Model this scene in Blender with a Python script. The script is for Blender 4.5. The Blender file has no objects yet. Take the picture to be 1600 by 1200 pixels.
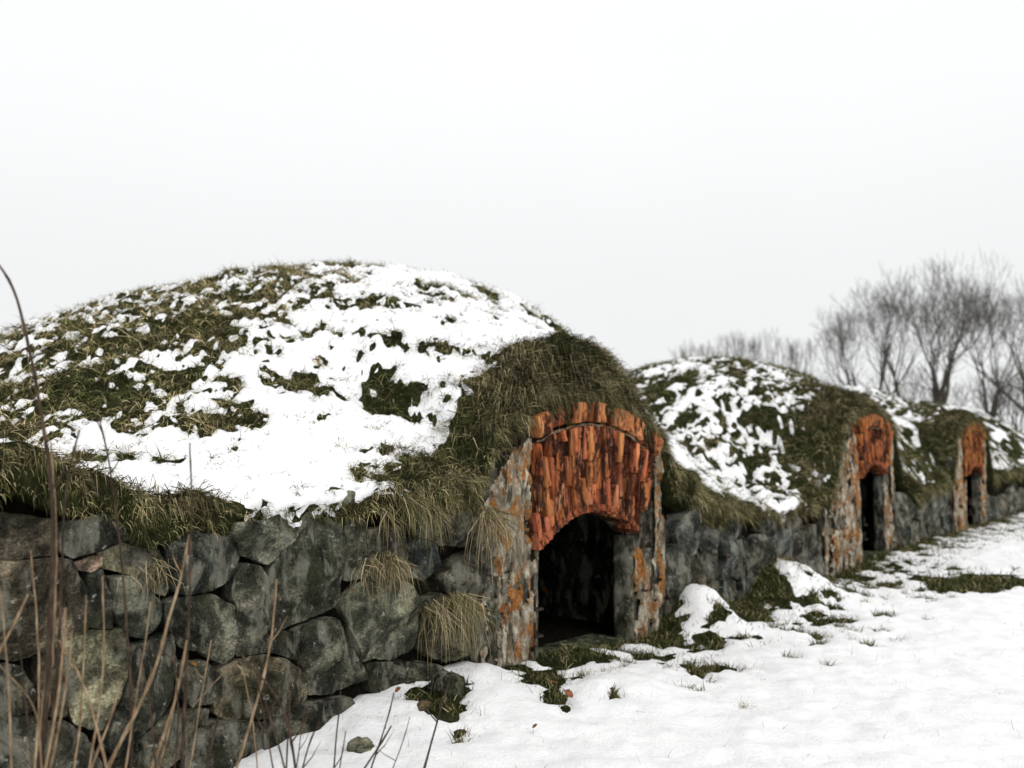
import bpy, math, random
import numpy as np
from mathutils import Vector, Matrix

random.seed(7)
RNG = np.random.default_rng(11)
SC = bpy.context.scene
COL = SC.collection

# ------------------------------------------------------------------ camera
CAM_Z = 1.76
FPX = 1386.0                       # focal length in pixels of a 1600 wide frame
PITCH = math.atan(91.0 / FPX)
cam_d = bpy.data.cameras.new('camera')
cam = bpy.data.objects.new('camera', cam_d)
COL.objects.link(cam)
cam.location = (0, 0, CAM_Z)
cam.rotation_euler = (math.pi / 2 + PITCH, 0, 0)
cam_d.sensor_width = 36.0
cam_d.lens = FPX / 1600 * 36.0
cam_d.clip_end = 3000
cam_d.dof.use_dof = True
cam_d.dof.focus_distance = 4.9
cam_d.dof.aperture_fstop = cam_d.lens / 22.0
SC.camera = cam

# ------------------------------------------------------------------ sky
SUN_EL, SUN_AZ = math.radians(42), math.radians(150)
world = bpy.data.worlds.new('World')
SC.world = world
world.use_nodes = True
nt = world.node_tree
nt.nodes.clear()
wo = nt.nodes.new('ShaderNodeOutputWorld')
bg = nt.nodes.new('ShaderNodeBackground')
sky = nt.nodes.new('ShaderNodeTexSky')
sky.sky_type = 'NISHITA'
sky.sun_disc = False
sky.sun_elevation = SUN_EL
sky.sun_rotation = SUN_AZ
sky.air_density = 1.0
sky.dust_density = 4.0
hs = nt.nodes.new('ShaderNodeHueSaturation')
hs.inputs['Saturation'].default_value = 0.25
nt.links.new(sky.outputs[0], hs.inputs['Color'])
# closed cloud deck: brighter towards the zenith, the way an overcast sky is
tc = nt.nodes.new('ShaderNodeTexCoord')
sep = nt.nodes.new('ShaderNodeSeparateXYZ')
nt.links.new(tc.outputs['Generated'], sep.inputs[0])
rmp = nt.nodes.new('ShaderNodeValToRGB')
rmp.color_ramp.interpolation = 'EASE'
e = rmp.color_ramp.elements
e[0].position = 0.0; e[0].color = (0.848, 0.854, 0.856, 1)
e[1].position = 0.75; e[1].color = (1.0, 1.0, 1.0, 1)
m_ = e.new(0.14); m_.color = (0.84, 0.85, 0.854, 1)
m_ = e.new(0.40); m_.color = (0.93, 0.94, 0.945, 1)
nt.links.new(sep.outputs['Z'], rmp.inputs[0])
nz = nt.nodes.new('ShaderNodeTexNoise')
nz.inputs['Scale'].default_value = 1.7
nz.inputs['Detail'].default_value = 4
nt.links.new(tc.outputs['Generated'], nz.inputs['Vector'])
mr = nt.nodes.new('ShaderNodeMapRange')
mr.inputs['To Min'].default_value = 0.955
mr.inputs['To Max'].default_value = 1.045
nt.links.new(nz.outputs['Fac'], mr.inputs['Value'])
mulc = nt.nodes.new('ShaderNodeMixRGB'); mulc.blend_type = 'MULTIPLY'
mulc.inputs[0].default_value = 1
nt.links.new(rmp.outputs[0], mulc.inputs[1]); nt.links.new(mr.outputs[0], mulc.inputs[2])
sc_ = nt.nodes.new('ShaderNodeMixRGB'); sc_.blend_type = 'MULTIPLY'
sc_.inputs[0].default_value = 1
sc_.inputs[2].default_value = (10.2, 10.2, 10.2, 1)      # cloud radiance on the sky texture's scale
nt.links.new(mulc.outputs[0], sc_.inputs[1])
mx = nt.nodes.new('ShaderNodeMixRGB')
mx.inputs[0].default_value = 0.93                        # cloud cover
nt.links.new(hs.outputs[0], mx.inputs[1]); nt.links.new(sc_.outputs[0], mx.inputs[2])
nt.links.new(mx.outputs[0], bg.inputs['Color'])
bg.inputs['Strength'].default_value = 0.10
nt.links.new(bg.outputs[0], wo.inputs[0])

sun_d = bpy.data.lights.new('sun', 'SUN')
sun_d.energy = 1.25
sun_d.angle = math.radians(35)
sun_d.color = (1.0, 0.97, 0.93)
sun = bpy.data.objects.new('sun', sun_d)
COL.objects.link(sun)
_sd = Vector((math.sin(SUN_AZ) * math.cos(SUN_EL), math.cos(SUN_AZ) * math.cos(SUN_EL), math.sin(SUN_EL)))
sun.rotation_euler = (-_sd).to_track_quat('-Z', 'Y').to_euler()
sun.location = (0, 0, 30)

SC.view_settings.view_transform = 'Standard'
SC.view_settings.look = 'None'
SC.view_settings.gamma = 1.0
SC.view_settings.exposure = 0.12
SC.view_settings.use_curve_mapping = False
SC.cycles.max_bounces = 6
SC.cycles.diffuse_bounces = 3

# ------------------------------------------------------------------ frame of the wall
# u runs along the retaining wall (to the right and away), v runs inwards from its face
O = np.array((0.75, 7.66)); EU = np.array((0.6478, 0.7618)); EV = np.array((-0.7618, 0.6478))
def W(u, v, z):
    u = np.asarray(u, float); v = np.asarray(v, float); z = np.asarray(z, float)
    u, v, z = np.broadcast_arrays(u, v, z)
    return np.stack((O[0] + u * EU[0] + v * EV[0], O[1] + u * EU[1] + v * EV[1], z), -1)
def to_uv(x, y):
    x = np.asarray(x) - O[0]; y = np.asarray(y) - O[1]
    return x * EU[0] + y * EU[1], x * EV[0] + y * EV[1]
def ray(px, py):
    c, s = math.cos(PITCH), math.sin(PITCH)
    rx, ry, rz = (px - 800) / FPX, 1.0, (600 - py) / FPX
    return rx, ry * c - rz * s, ry * s + rz * c
def on_wall(px, py, v=0.0):        # photograph point -> (u, z) on the wall face
    rx, ry, rz = ray(px, py)
    n = EV
    t = (O @ n + v) / (rx * n[0] + ry * n[1])
    u, _ = to_uv(rx * t, ry * t)
    return float(u), CAM_Z + rz * t
def at(px, py, d):                 # photograph point at forward distance d
    rx, ry, rz = ray(px, py)
    t = d / ry
    return np.array((rx * t, d, CAM_Z + rz * t))
def on_ground(px, py, z=0.0):
    rx, ry, rz = ray(px, py)
    t = (z - CAM_Z) / rz
    return rx * t, ry * t
def project(P):
    P = np.asarray(P); c, s = math.cos(PITCH), math.sin(PITCH)
    y = P[..., 1] * c + (P[..., 2] - CAM_Z) * s
    z = -P[..., 1] * s + (P[..., 2] - CAM_Z) * c
    return 800 + FPX * P[..., 0] / y, 600 - FPX * z / y

# ------------------------------------------------------------------ numpy noise
_PERM = np.random.default_rng(3).permutation(512)
def _h(i, j, k):
    return _PERM[(_PERM[(_PERM[i & 511] + j) & 511] + k) & 511]
_GR = np.random.default_rng(5).normal(size=(512, 3)); _GR /= np.linalg.norm(_GR, axis=1)[:, None]
def noise3(x, y, z):
    x, y, z = np.broadcast_arrays(np.asarray(x, float), np.asarray(y, float), np.asarray(z, float))
    xi, yi, zi = np.floor(x).astype(int), np.floor(y).astype(int), np.floor(z).astype(int)
    xf, yf, zf = x - xi, y - yi, z - zi
    f = lambda t: t * t * t * (t * (t * 6 - 15) + 10)
    a, b, c = f(xf), f(yf), f(zf)
    r = 0
    for dx in (0, 1):
        for dy in (0, 1):
            for dz in (0, 1):
                g = _GR[_h(xi + dx, yi + dy, zi + dz)]
                d = g[..., 0] * (xf - dx) + g[..., 1] * (yf - dy) + g[..., 2] * (zf - dz)
                r = r + d * (a if dx else 1 - a) * (b if dy else 1 - b) * (c if dz else 1 - c)
    return r * 1.5
def fbm(x, y, z=0.0, oct=4, gain=0.5):
    r = 0; amp = 1; f = 1
    for o in range(oct):
        r = r + amp * noise3(np.asarray(x) * f + 17.3 * o, np.asarray(y) * f - 5.1 * o, np.asarray(z) * f + 9.7 * o)
        amp *= gain; f *= 2.03
    return r
def smooth(a, b, x):
    t = np.clip((np.asarray(x, float) - a) / (b - a), 0, 1)
    return t * t * (3 - 2 * t)

# ------------------------------------------------------------------ object helpers
def tag(o, label=None, cat=None, group=None, kind=None):
    if label: o['label'] = label
    if cat: o['category'] = cat
    if group: o['group'] = group
    if kind: o['kind'] = kind
    return o
def empty(name, loc=(0, 0, 0), parent=None):
    o = bpy.data.objects.new(name, None)
    o.empty_display_size = 0.2
    COL.objects.link(o); o.location = loc
    if parent: adopt(o, parent)
    return o
def adopt(o, parent):
    o.parent = parent
    o.matrix_parent_inverse = Matrix.Translation(-Vector(parent.location))
def mesh_np(name, V, F, mat, parent=None, smooth_=True, colors=None):
    """V (n,3); F list of integer arrays (m,k) with k = 3 or 4"""
    V = np.asarray(V, np.float32)
    me = bpy.data.meshes.new(name)
    F = [np.asarray(f, np.int32) for f in (F if isinstance(F, list) else [F]) if len(f)]
    me.vertices.add(len(V)); me.vertices.foreach_set('co', V.ravel())
    loops = np.concatenate([f.ravel() for f in F])
    sizes = np.concatenate([np.full(len(f), f.shape[1], np.int32) for f in F])
    starts = np.concatenate(([0], np.cumsum(sizes)[:-1])).astype(np.int32)
    me.loops.add(len(loops)); me.loops.foreach_set('vertex_index', loops)
    me.polygons.add(len(sizes)); me.polygons.foreach_set('loop_start', starts)
    me.polygons.foreach_set('loop_total', sizes)
    me.update(calc_edges=True)
    me.polygons.foreach_set('use_smooth', np.full(len(sizes), smooth_, bool))
    if colors is not None:
        a = me.color_attributes.new('Col', 'FLOAT_COLOR', 'POINT')
        c = np.ones((len(V), 4), np.float32); c[:, :3] = colors
        a.data.foreach_set('color', c.ravel())
    me.validate()
    if mat: me.materials.append(mat)
    o = bpy.data.objects.new(name, me)
    COL.objects.link(o)
    if parent: adopt(o, parent)
    return o
def grid_faces(nr, nc):
    i = np.arange(nr * nc).reshape(nr, nc)
    return np.stack((i[:-1, :-1], i[:-1, 1:], i[1:, 1:], i[1:, :-1]), -1).reshape(-1, 4)

# ------------------------------------------------------------------ materials
def mat_new(name, rough=0.9, spec=0.15):
    m = bpy.data.materials.new(name); m.use_nodes = True
    t = m.node_tree; b = t.nodes['Principled BSDF']
    b.inputs['Roughness'].default_value = rough
    b.inputs['Specular IOR Level'].default_value = spec
    return m, t, b
def n_noise(t, vec, scale, detail=6, rough=0.6, dist=0.0):
    n = t.nodes.new('ShaderNodeTexNoise')
    n.inputs['Scale'].default_value = scale; n.inputs['Detail'].default_value = detail
    n.inputs['Roughness'].default_value = rough; n.inputs['Distortion'].default_value = dist
    t.links.new(vec, n.inputs['Vector'])
    return n.outputs['Fac']
def n_ramp(t, fac, stops, interp='LINEAR'):
    r = t.nodes.new('ShaderNodeValToRGB'); r.color_ramp.interpolation = interp
    el = r.color_ramp.elements
    while len(el) > 1: el.remove(el[0])
    el[0].position = stops[0][0]; el[0].color = (*stops[0][1], 1)
    for p, c in stops[1:]:
        x = el.new(p); x.color = (*c, 1)
    t.links.new(fac, r.inputs[0])
    return r.outputs[0]
def n_mix(t, fac, a, b, blend='MIX'):
    m = t.nodes.new('ShaderNodeMixRGB'); m.blend_type = blend
    for s, v in ((0, fac), (1, a), (2, b)):
        if isinstance(v, (int, float)): m.inputs[s].default_value = v
        elif isinstance(v, tuple): m.inputs[s].default_value = (*v, 1)
        else: t.links.new(v, m.inputs[s])
    return m.outputs[0]
def n_bump(t, b, h, strength, dist):
    n = t.nodes.new('ShaderNodeBump')
    n.inputs['Strength'].default_value = strength; n.inputs['Distance'].default_value = dist
    t.links.new(h, n.inputs['Height']); t.links.new(n.outputs[0], b.inputs['Normal'])
def n_pos(t, scale=(1, 1, 1), per_object=True):
    g = t.nodes.new('ShaderNodeNewGeometry')
    mp = t.nodes.new('ShaderNodeMapping'); mp.inputs['Scale'].default_value = scale
    t.links.new(g.outputs['Position'], mp.inputs['Vector'])
    return mp.outputs[0]
def bw(a): return (a, a, a)

def m_stone():
    m, t, b = mat_new('weathered_granite', 0.88, 0.12)
    p = n_pos(t)
    oi = t.nodes.new('ShaderNodeObjectInfo')
    base = n_ramp(t, n_noise(t, p, 5, 8, 0.65, 0.4), [(0.36, (0.008, 0.009, 0.007)), (0.50, (0.050, 0.050, 0.041)), (0.64, (0.23, 0.22, 0.18))])
    grain = n_ramp(t, n_noise(t, p, 70, 4, 0.7), [(0.3, bw(0.3)), (0.7, bw(1.8))])
    c = n_mix(t, 1.0, base, grain, 'MULTIPLY')
    c = n_mix(t, 1.0, c, oi.outputs['Color'], 'MULTIPLY')
    pv = n_pos(t, (1, 1, 0.35))
    streak = n_ramp(t, n_noise(t, pv, 9, 5, 0.6), [(0.52, bw(0)), (0.62, bw(0.8))])
    c = n_mix(t, streak, c, (0.23, 0.225, 0.18))
    pale = n_ramp(t, n_noise(t, p, 17, 9, 0.72, 0.0), [(0.60, bw(0)), (0.67, bw(0.75))])
    c = n_mix(t, pale, c, (0.50, 0.50, 0.44))
    moss = n_ramp(t, n_noise(t, p, 3.3, 6, 0.7), [(0.55, bw(0)), (0.70, bw(0.65))])
    c = n_mix(t, moss, c, (0.045, 0.050, 0.018))
    oran = n_ramp(t, n_noise(t, p, 7.5, 4, 0.6, 0.2), [(0.695, bw(0)), (0.72, bw(0.9))])
    c = n_mix(t, oran, c, (0.42, 0.17, 0.02))
    t.links.new(c, b.inputs['Base Color'])
    n_bump(t, b, n_mix(t, 0.4, n_noise(t, p, 11, 10, 0.72), n_noise(t, p, 80, 4, 0.7)), 1.0, 0.055)
    return m
def m_joint():
    m, t, b = mat_new('dark_earth_joint', 1.0, 0.0)
    p = n_pos(t)
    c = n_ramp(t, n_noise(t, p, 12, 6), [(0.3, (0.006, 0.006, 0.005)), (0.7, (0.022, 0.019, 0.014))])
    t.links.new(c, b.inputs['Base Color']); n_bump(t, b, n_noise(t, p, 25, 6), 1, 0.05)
    return m
def m_earth():
    m, t, b = mat_new('turf_soil', 1.0, 0.0)
    p = n_pos(t)
    c = n_ramp(t, n_noise(t, p, 9, 8, 0.7), [(0.3, (0.010, 0.013, 0.005)), (0.5, (0.030, 0.036, 0.014)), (0.7, (0.075, 0.070, 0.036))])
    t.links.new(c, b.inputs['Base Color']); n_bump(t, b, n_noise(t, p, 40, 6, 0.7), 1, 0.05)
    return m
def m_snow():
    m, t, b = mat_new('old_snow', 0.7, 0.2)
    p = n_pos(t)
    c = n_ramp(t, n_noise(t, p, 5, 8, 0.7), [(0.25, (0.76, 0.77, 0.79)), (0.6, (0.90, 0.905, 0.91))])
    t.links.new(c, b.inputs['Base Color'])
    n_bump(t, b, n_mix(t, 0.4, n_noise(t, p, 14, 6, 0.6), n_noise(t, p, 60, 4, 0.7)), 0.8, 0.03)
    return m
def m_attr(name, rough=0.8, trans=0.0):
    m, t, b = mat_new(name, rough, 0.1)
    a = t.nodes.new('ShaderNodeAttribute'); a.attribute_name = 'Col'
    t.links.new(a.outputs['Color'], b.inputs['Base Color'])
    return m
def m_brick():
    m, t, b = mat_new('eroded_red_brick', 0.9, 0.1)
    p = n_pos(t); pv = n_pos(t, (1, 1, 0.16))
    oi = t.nodes.new('ShaderNodeObjectInfo')
    c = n_ramp(t, n_noise(t, pv, 16, 6, 0.6), [(0.3, (0.13, 0.036, 0.019)), (0.46, (0.42, 0.125, 0.048)), (0.66, (0.58, 0.23, 0.10))])
    c = n_mix(t, 1.0, c, oi.outputs['Color'], 'MULTIPLY')
    pink = n_ramp(t, n_noise(t, pv, 38, 4, 0.6), [(0.56, bw(0)), (0.70, bw(0.6))])
    c = n_mix(t, pink, c, (0.50, 0.235, 0.15))
    dk = n_ramp(t, n_noise(t, n_pos(t, (1, 1, 0.22)), 12, 8, 0.75, 0.3), [(0.49, bw(0)), (0.54, bw(0.95))])
    c = n_mix(t, dk, c, (0.030, 0.013, 0.009))
    wh = n_ramp(t, n_noise(t, n_pos(t, (1, 1, 0.12)), 30, 6, 0.7), [(0.60, bw(0)), (0.68, bw(0.6))])
    c = n_mix(t, wh, c, (0.42, 0.34, 0.26))
    t.links.new(c, b.inputs['Base Color'])
    n_bump(t, b, n_mix(t, 0.5, n_noise(t, pv, 30, 6, 0.7), n_noise(t, p, 70, 4, 0.7)), 1, 0.03)
    return m
def m_plaster():
    m, t, b = mat_new('lichened_lime_render', 0.95, 0.05)
    p = n_pos(t); pv = n_pos(t, (1, 1, 0.5))
    oi = t.nodes.new('ShaderNodeObjectInfo')
    c = n_ramp(t, n_noise(t, pv, 10, 9, 0.74, 0.3), [(0.32, (0.05, 0.045, 0.036)), (0.47, (0.24, 0.21, 0.155)), (0.62, (0.68, 0.63, 0.50))])
    ora = n_ramp(t, n_noise(t, n_pos(t, (1, 1, 0.6)), 7.5, 9, 0.75, 0.3), [(0.49, bw(0)), (0.56, bw(0.92))])
    oc = n_ramp(t, n_noise(t, p, 30, 7, 0.75), [(0.35, (0.10, 0.040, 0.012)), (0.5, (0.30, 0.11, 0.02)), (0.65, (0.52, 0.22, 0.04))])
    c = n_mix(t, ora, c, oc)
    dk = n_ramp(t, n_noise(t, n_pos(t, (1, 1, 0.22)), 11, 8, 0.74), [(0.54, bw(0)), (0.60, bw(0.85))])
    c = n_mix(t, dk, c, (0.03, 0.027, 0.022))
    c = n_mix(t, 1.0, c, oi.outputs['Color'], 'MULTIPLY')
    t.links.new(c, b.inputs['Base Color'])
    n_bump(t, b, n_noise(t, p, 40, 8, 0.72), 1, 0.03)
    return m
def m_iron():
    m, t, b = mat_new('rusted_iron', 0.8, 0.3)
    p = n_pos(t)
    c = n_ramp(t, n_noise(t, p, 40, 5), [(0.35, (0.012, 0.011, 0.010)), (0.7, (0.05, 0.03, 0.02))])
    t.links.new(c, b.inputs['Base Color'])
    return m
def m_stem(name, c0, c1, c2):
    m, t, b = mat_new(name, 0.75, 0.2)
    c = n_ramp(t, n_noise(t, n_pos(t, (1, 1, 0.3)), 45, 5, 0.65), [(0.3, c0), (0.5, c1), (0.72, c2)])
    t.links.new(c, b.inputs['Base Color'])
    n_bump(t, b, n_noise(t, n_pos(t, (1, 1, 0.12)), 260, 3), 0.5, 0.004)
    return m
def m_bark():
    m, t, b = mat_new('tree_bark', 0.95, 0.05)
    c = n_ramp(t, n_noise(t, n_pos(t), 6, 5), [(0.3, (0.032, 0.029, 0.023)), (0.7, (0.085, 0.078, 0.062))])
    t.links.new(c, b.inputs['Base Color'])
    return m
MAT = dict(stone=m_stone(), joint=m_joint(), earth=m_earth(), snow=m_snow(), grass=m_attr('grass_blades', 0.85),
           brick=m_brick(), plaster=m_plaster(), iron=m_iron(), bark=m_bark(),
           tan=m_stem('dry_tan_stalk', (0.09, 0.056, 0.03), (0.24, 0.165, 0.095), (0.46, 0.36, 0.24)),
           dark=m_stem('dark_brown_stalk', (0.012, 0.008, 0.005), (0.042, 0.027, 0.016), (0.12, 0.08, 0.05)),
           leaf=m_stem('dead_leaf_brown', (0.10, 0.035, 0.018), (0.22, 0.09, 0.04), (0.32, 0.16, 0.08)))

# ------------------------------------------------------------------ shape of the land
PORTALS = [dict(u=-0.24, h=0.0), dict(u=6.72, h=0.13), dict(u=12.4, h=0.12)]
MOUNDS = [dict(u=1.7, v=4.4, H=4.05, al=7.5, ar=3.6, bf=6.6, bb=7.5),
          dict(u=9.4, v=2.8, H=3.48, al=6.8, ar=3.6, bf=5.5, bb=6.0),
          dict(u=15.3, v=3.0, H=3.2, al=5.0, ar=4.0, bf=5.5, bb=6.0),
          dict(u=22.0, v=3.4, H=3.1, al=5.0, ar=6.0, bf=5.5, bb=6.0)]
def edge_z(u):                     # height of the turf along the top of the wall
    u = np.asarray(u, float)
    z = np.interp(u, [-9, -4.7, -4.35, -4.0, -3.5, -2.75, -2.3, -1.9, 1.2, 1.7, 3.0, 4.6, 5.1, 8.1, 8.6, 10.8, 15, 26],
                  [1.75, 1.74, 1.62, 1.50, 1.45, 1.45, 1.52, 1.55, 1.5, 1.22, 1.05, 1.05, 1.35, 1.35, 1.05, 1.1, 1.15, 1.1])
    for p in PORTALS:
        du = np.abs(u - p['u'])
        top = 2.20 + p['h'] * 0.5 - 0.17 * (du / 0.9) ** 2
        rt = u > p['u']
        z = np.maximum(z, np.where(du < 1.75, top - np.where(rt, 1.0 * smooth(1.15, 1.6, du), 0.9 * smooth(1.0, 1.75, du)), -9))
    return z + 0.04 * fbm(u * 1.7, 3.3, oct=3)
def lip(u):                        # how far the sod hangs out over the wall face
    u = np.asarray(u, float)
    l = np.interp(u, [-9, -4.2, -3.7, -3.3, -2.7, -2.2, -1.75, -1.45, 0.95, 1.2, 1.9, 2.7, 4.5, 5.1, 5.6, 8.0, 8.5, 9.5, 12, 26],
                  [.12, .11, .07, .02, .02, .07, .14, .05, .08, .20, .12, .05, .04, .12, .06, .06, .2, .1, .1, .1])
    return l * (1 + 0.6 * fbm(u * 2.3, 8.1, oct=3))
def height(u, v):
    u = np.asarray(u, float); v = np.asarray(v, float)
    D = np.full(np.broadcast(u, v).shape, 0.35)
    ex = 0
    for m in MOUNDS:
        du = u - m['u']; dv = v - m['v']
        r2 = (du / np.where(du < 0, m['al'], m['ar'])) ** 2 + (dv / np.where(dv < 0, m['bf'], m['bb'])) ** 2
        f = np.where(r2 < 0.6, 1 - r2, 0.4 * np.exp(-(r2 - 0.6) / 0.4))
        d = 0.9 + (m['H'] - 0.9) * f
        ex = ex + np.exp(9 * d)
    D = np.log(ex) / 9
    back = smooth(8.5, 14, v)
    D = D * (1 - back) + 0.0 * back
    vp = np.maximum(v, 0)
    k1 = smooth(0.75, 1.3, u) * (1 - smooth(3.6, 4.8, u))      # steep hollow just past the first entrance
    s = (1 - np.exp(-vp / 1.25)) * (1 - k1) + 0.94 * (1 - np.exp(-(vp / 1.6) ** 2.2)) * k1
    e0 = edge_z(u)
    h = e0 + (D - e0) * s
    for i, p in enumerate(PORTALS):   # sod piled on top of each entrance
        du = (u - p['u'] - 0.40) / 0.95
        h = h + (0.40 if i == 0 else 0.16) * np.exp(-du ** 4 * 1.1) * smooth(0.0, 0.3, v) * np.exp(-np.maximum(v - 0.35, 0) / 0.6)
    h = h + 0.07 * fbm(u * 0.9, v * 0.9, 2.0, 4) + 0.05 * fbm(u * 3.1, v * 3.1, 7.0, 4, 0.6)
    return h
def ground_z(x, y):
    u, v = to_uv(x, y)
    w = -v                                            # distance in front of the wall
    z = 0.03 * fbm(np.asarray(x) * 0.35, np.asarray(y) * 0.35, 1.0, 3) + 0.012 * fbm(np.asarray(x) * 1.6, np.asarray(y) * 1.6, 4.0, 3)
    def heap(uc, wc, su, sw, h):
        return h * np.exp(-((u - uc) / su) ** 2 - ((w - wc) / sw) ** 2)
    z = z + heap(-2.0, 0.1, 0.95, 0.75, 0.17) + heap(1.40, 0.2, 0.36, 0.42, 0.36) + heap(3.45, 0.05, 0.75, 0.62, 0.42)
    z = z + heap(-1.2, 0.9, 0.4, 0.35, 0.08) + heap(-0.6, 0.25, 0.35, 0.3, 0.10)
    z = z + 0.16 * smooth(4.5, 7.5, u) * np.exp(-np.maximum(w, 0) / 3.0)
    far = np.hypot(x, np.asarray(y) - 12)
    z = z + 0.10 * fbm(np.asarray(x) * 0.03, np.asarray(y) * 0.03, 0.5, 2) * smooth(20, 60, far)
    z = np.where(v > 0.25, np.minimum(z, 0.0) - 0.02, z)
    return z
#==FIT==
def on_snow(px, py):
    z = 0.0
    for _ in range(8):
        x, y = on_ground(px, py, z + 0.03); z = float(ground_z(x, y))
    return x, y

def on_mound(px, py):
    rx, ry, rz = ray(px, py)
    t = np.arange(3.5, 34, 0.04)
    u, v = to_uv(rx * t, ry * t)
    z = CAM_Z + rz * t
    hit = (v > 0) & (z < height(u, np.maximum(v, 0)))
    i = int(np.argmax(hit)) if hit.any() else len(t) - 1
    return float(u[i]), float(v[i]), float(t[i])

# bare turf showing through the snow: centre and half size as seen from the path, laid on the slope
PATCH_PX = [(614, 637, 54, 15), (588, 592, 20, 8), (600, 530, 44, 11), (548, 484, 28, 6), (578, 466, 22, 6), (672, 446, 42, 7),
            (742, 470, 18, 5), (520, 612, 20, 7), (465, 602, 14, 7), (342, 603, 22, 8), (262, 602, 24, 9), (190, 622, 48, 22),
            (288, 510, 60, 20), (330, 668, 62, 8), (272, 664, 22, 7), (50, 668, 24, 22), (690, 548, 36, 7), (738, 600, 26, 14),
            (880, 520, 34, 12), (500, 566, 8, 4), (110, 610, 44, 10), (30, 600, 30, 10), (330, 520, 60, 14),
            (200, 545, 60, 14), (380, 470, 55, 14), (480, 470, 18, 4), (430, 450, 34, 6), (270, 720, 26, 9), (590, 700, 18, 12),
            (830, 560, 40, 10), (700, 500, 24, 3), (640, 480, 20, 3), (410, 560, 12, 4), (560, 555, 10, 4), (150, 650, 30, 6)]
PATCH = []
for px, py, wpx, hpx in PATCH_PX:
    pu, pv, pd = on_mound(px, py)
    P_ = W(pu, pv, 0)
    PATCH.append((P_[0], P_[1], wpx * pd / FPX * 0.85 + 0.012, hpx * pd / FPX * 1.25 + 0.045))
_rs = np.random.default_rng(77)
for k in range(210):               # small tussocks scattered over the near slope
    uu, vv = _rs.uniform(-4.5, 3.0), _rs.uniform(0.25, 1) * 4.2
    P_ = W(uu, vv, 0); r_ = 0.03 + 0.10 * _rs.uniform() ** 2.2
    PATCH.append((P_[0], P_[1], r_ * 1.5, r_ * 0.9))
def snow_T(u, v):
    """positive where snow lies, negative where the turf shows"""
    P_ = W(u, v, 0); x, y = P_[..., 0], P_[..., 1]
    wx = x + 0.15 * fbm(x * 7, y * 7, 3.1, 3); wy = y + 0.17 * fbm(x * 7, y * 7, 8.3, 3)
    fine = fbm(x * 11, y * 9, 2.7, 3, 0.65)
    T = 0.60 + 0.26 * fbm(x * 1.5, y * 1.0, 1.3, 3, 0.5) + 0.42 * fbm(x * 5.5, y * 4.0, 5.3, 3, 0.6) + 0.50 * fine
    m1 = 1 - smooth(3.2, 4.6, u)
    for px, py, rx, ry in PATCH:
        k = (np.abs(wx - px) < 2.2 * rx) & (np.abs(wy - py) < 2.2 * ry)
        if k.any():
            q = ((wx[k] - px) / rx) ** 2 + ((wy[k] - py) / ry) ** 2
            T[k] -= 1.35 * np.exp(-q ** 1.6)
    # high shoulder of the near mound, blown half clear
    sh = 0.80 * smooth(1.7, 3.6, v + 0.22 * np.maximum(-0.8 - u, 0)) * (1 - smooth(-0.9, 0.3, u))
    rim = 1.0 * smooth(3.2, 3.8, v) * (1 - smooth(0.9, 1.8, u))
    T = T - m1 * np.maximum(sh, rim) + m1 * (sh + 0.5 * rim) * (0.8 * fine + 0.9 * fbm(x * 19, y * 15, 12.7, 2, 0.7))
    # the farther mounds: snow in streaks across the slope
    T = T - (1 - m1) * (0.74 + 0.5 * fbm(u * 0.7, v * 0.9, 6.6, 2) - 0.95 * fbm(u * 2.8, v * 5.5, 3.6, 4, 0.7) - 0.35 * fine)
    # around the entrances and where the sod hangs over the wall
    for i, p in enumerate(PORTALS):
        du = u - p['u'] + 0.22 * fbm(x * 3, y * 3, 1.9, 3)
        q = np.abs((du + 0.05) / 1.42) ** 3 + np.abs((v + 0.25 * fbm(x * 4, y * 4, 6.9, 3)) / (0.58 if i == 0 else 0.55)) ** 3
        T = T - 1.7 * np.exp(-q ** 1.5)
    T = T - 1.3 * smooth(-3.35, -3.75, u) * smooth(0.22, 0.08, v + 0.1 * fbm(u * 4, v * 4, 2.2, 3)) - 1.0 * smooth(-2.65, -2.35, u) * smooth(0.4, 0.12, v) * smooth(1.5, 0, u)
    T = T - 1.4 * smooth(0.5, 0.9, u) * smooth(3.5, 2.6, u + 0.5 * fbm(x * 3, y * 3, 6.1, 3)) * smooth(1.9, 0.9, v + 0.4 * fbm(x * 3, y * 3, 9.9, 3))
    return T

# ------------------------------------------------------------------ grass blades
def blades(name, root, direc, length, width, droop, col, parent=None, lean=0.0):
    n = len(root)
    root = np.asarray(root, float); direc = np.asarray(direc, float)
    direc = direc / np.linalg.norm(direc, axis=1)[:, None]
    L = np.asarray(length)[:, None]; wd = np.asarray(width)[:, None]
    side = np.cross(direc, RNG.normal(size=(n, 3))); side /= np.linalg.norm(side, axis=1)[:, None] + 1e-9
    dn = np.zeros((n, 3)); dn[:, 2] = -1
    dr = np.asarray(droop)[:, None]
    p1 = root + direc * L * 0.5 + dn * L * dr * 0.15
    d2 = direc + dn * dr * 1.6; d2 /= np.linalg.norm(d2, axis=1)[:, None]
    p2 = p1 + d2 * L * 0.5
    V = np.stack((root - side * wd, root + side * wd, p1 + side * wd * 0.75, p1 - side * wd * 0.75, p2), 1).reshape(-1, 3)
    b = np.arange(n)[:, None] * 5
    Q = b + np.array([[0, 1, 2, 3]]); T = b + np.array([[3, 2, 4]])
    c = np.repeat(col, 5, axis=0)
    return mesh_np(name, V, [Q, T], MAT['grass'], parent, True, c)
GREEN = np.array([(0.018, 0.026, 0.008), (0.036, 0.048, 0.014), (0.07, 0.080, 0.024), (0.12, 0.125, 0.045)])
OLIVE = np.array([(0.030, 0.026, 0.011), (0.095, 0.082, 0.034), (0.19, 0.165, 0.078), (0.30, 0.265, 0.14)])
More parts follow.
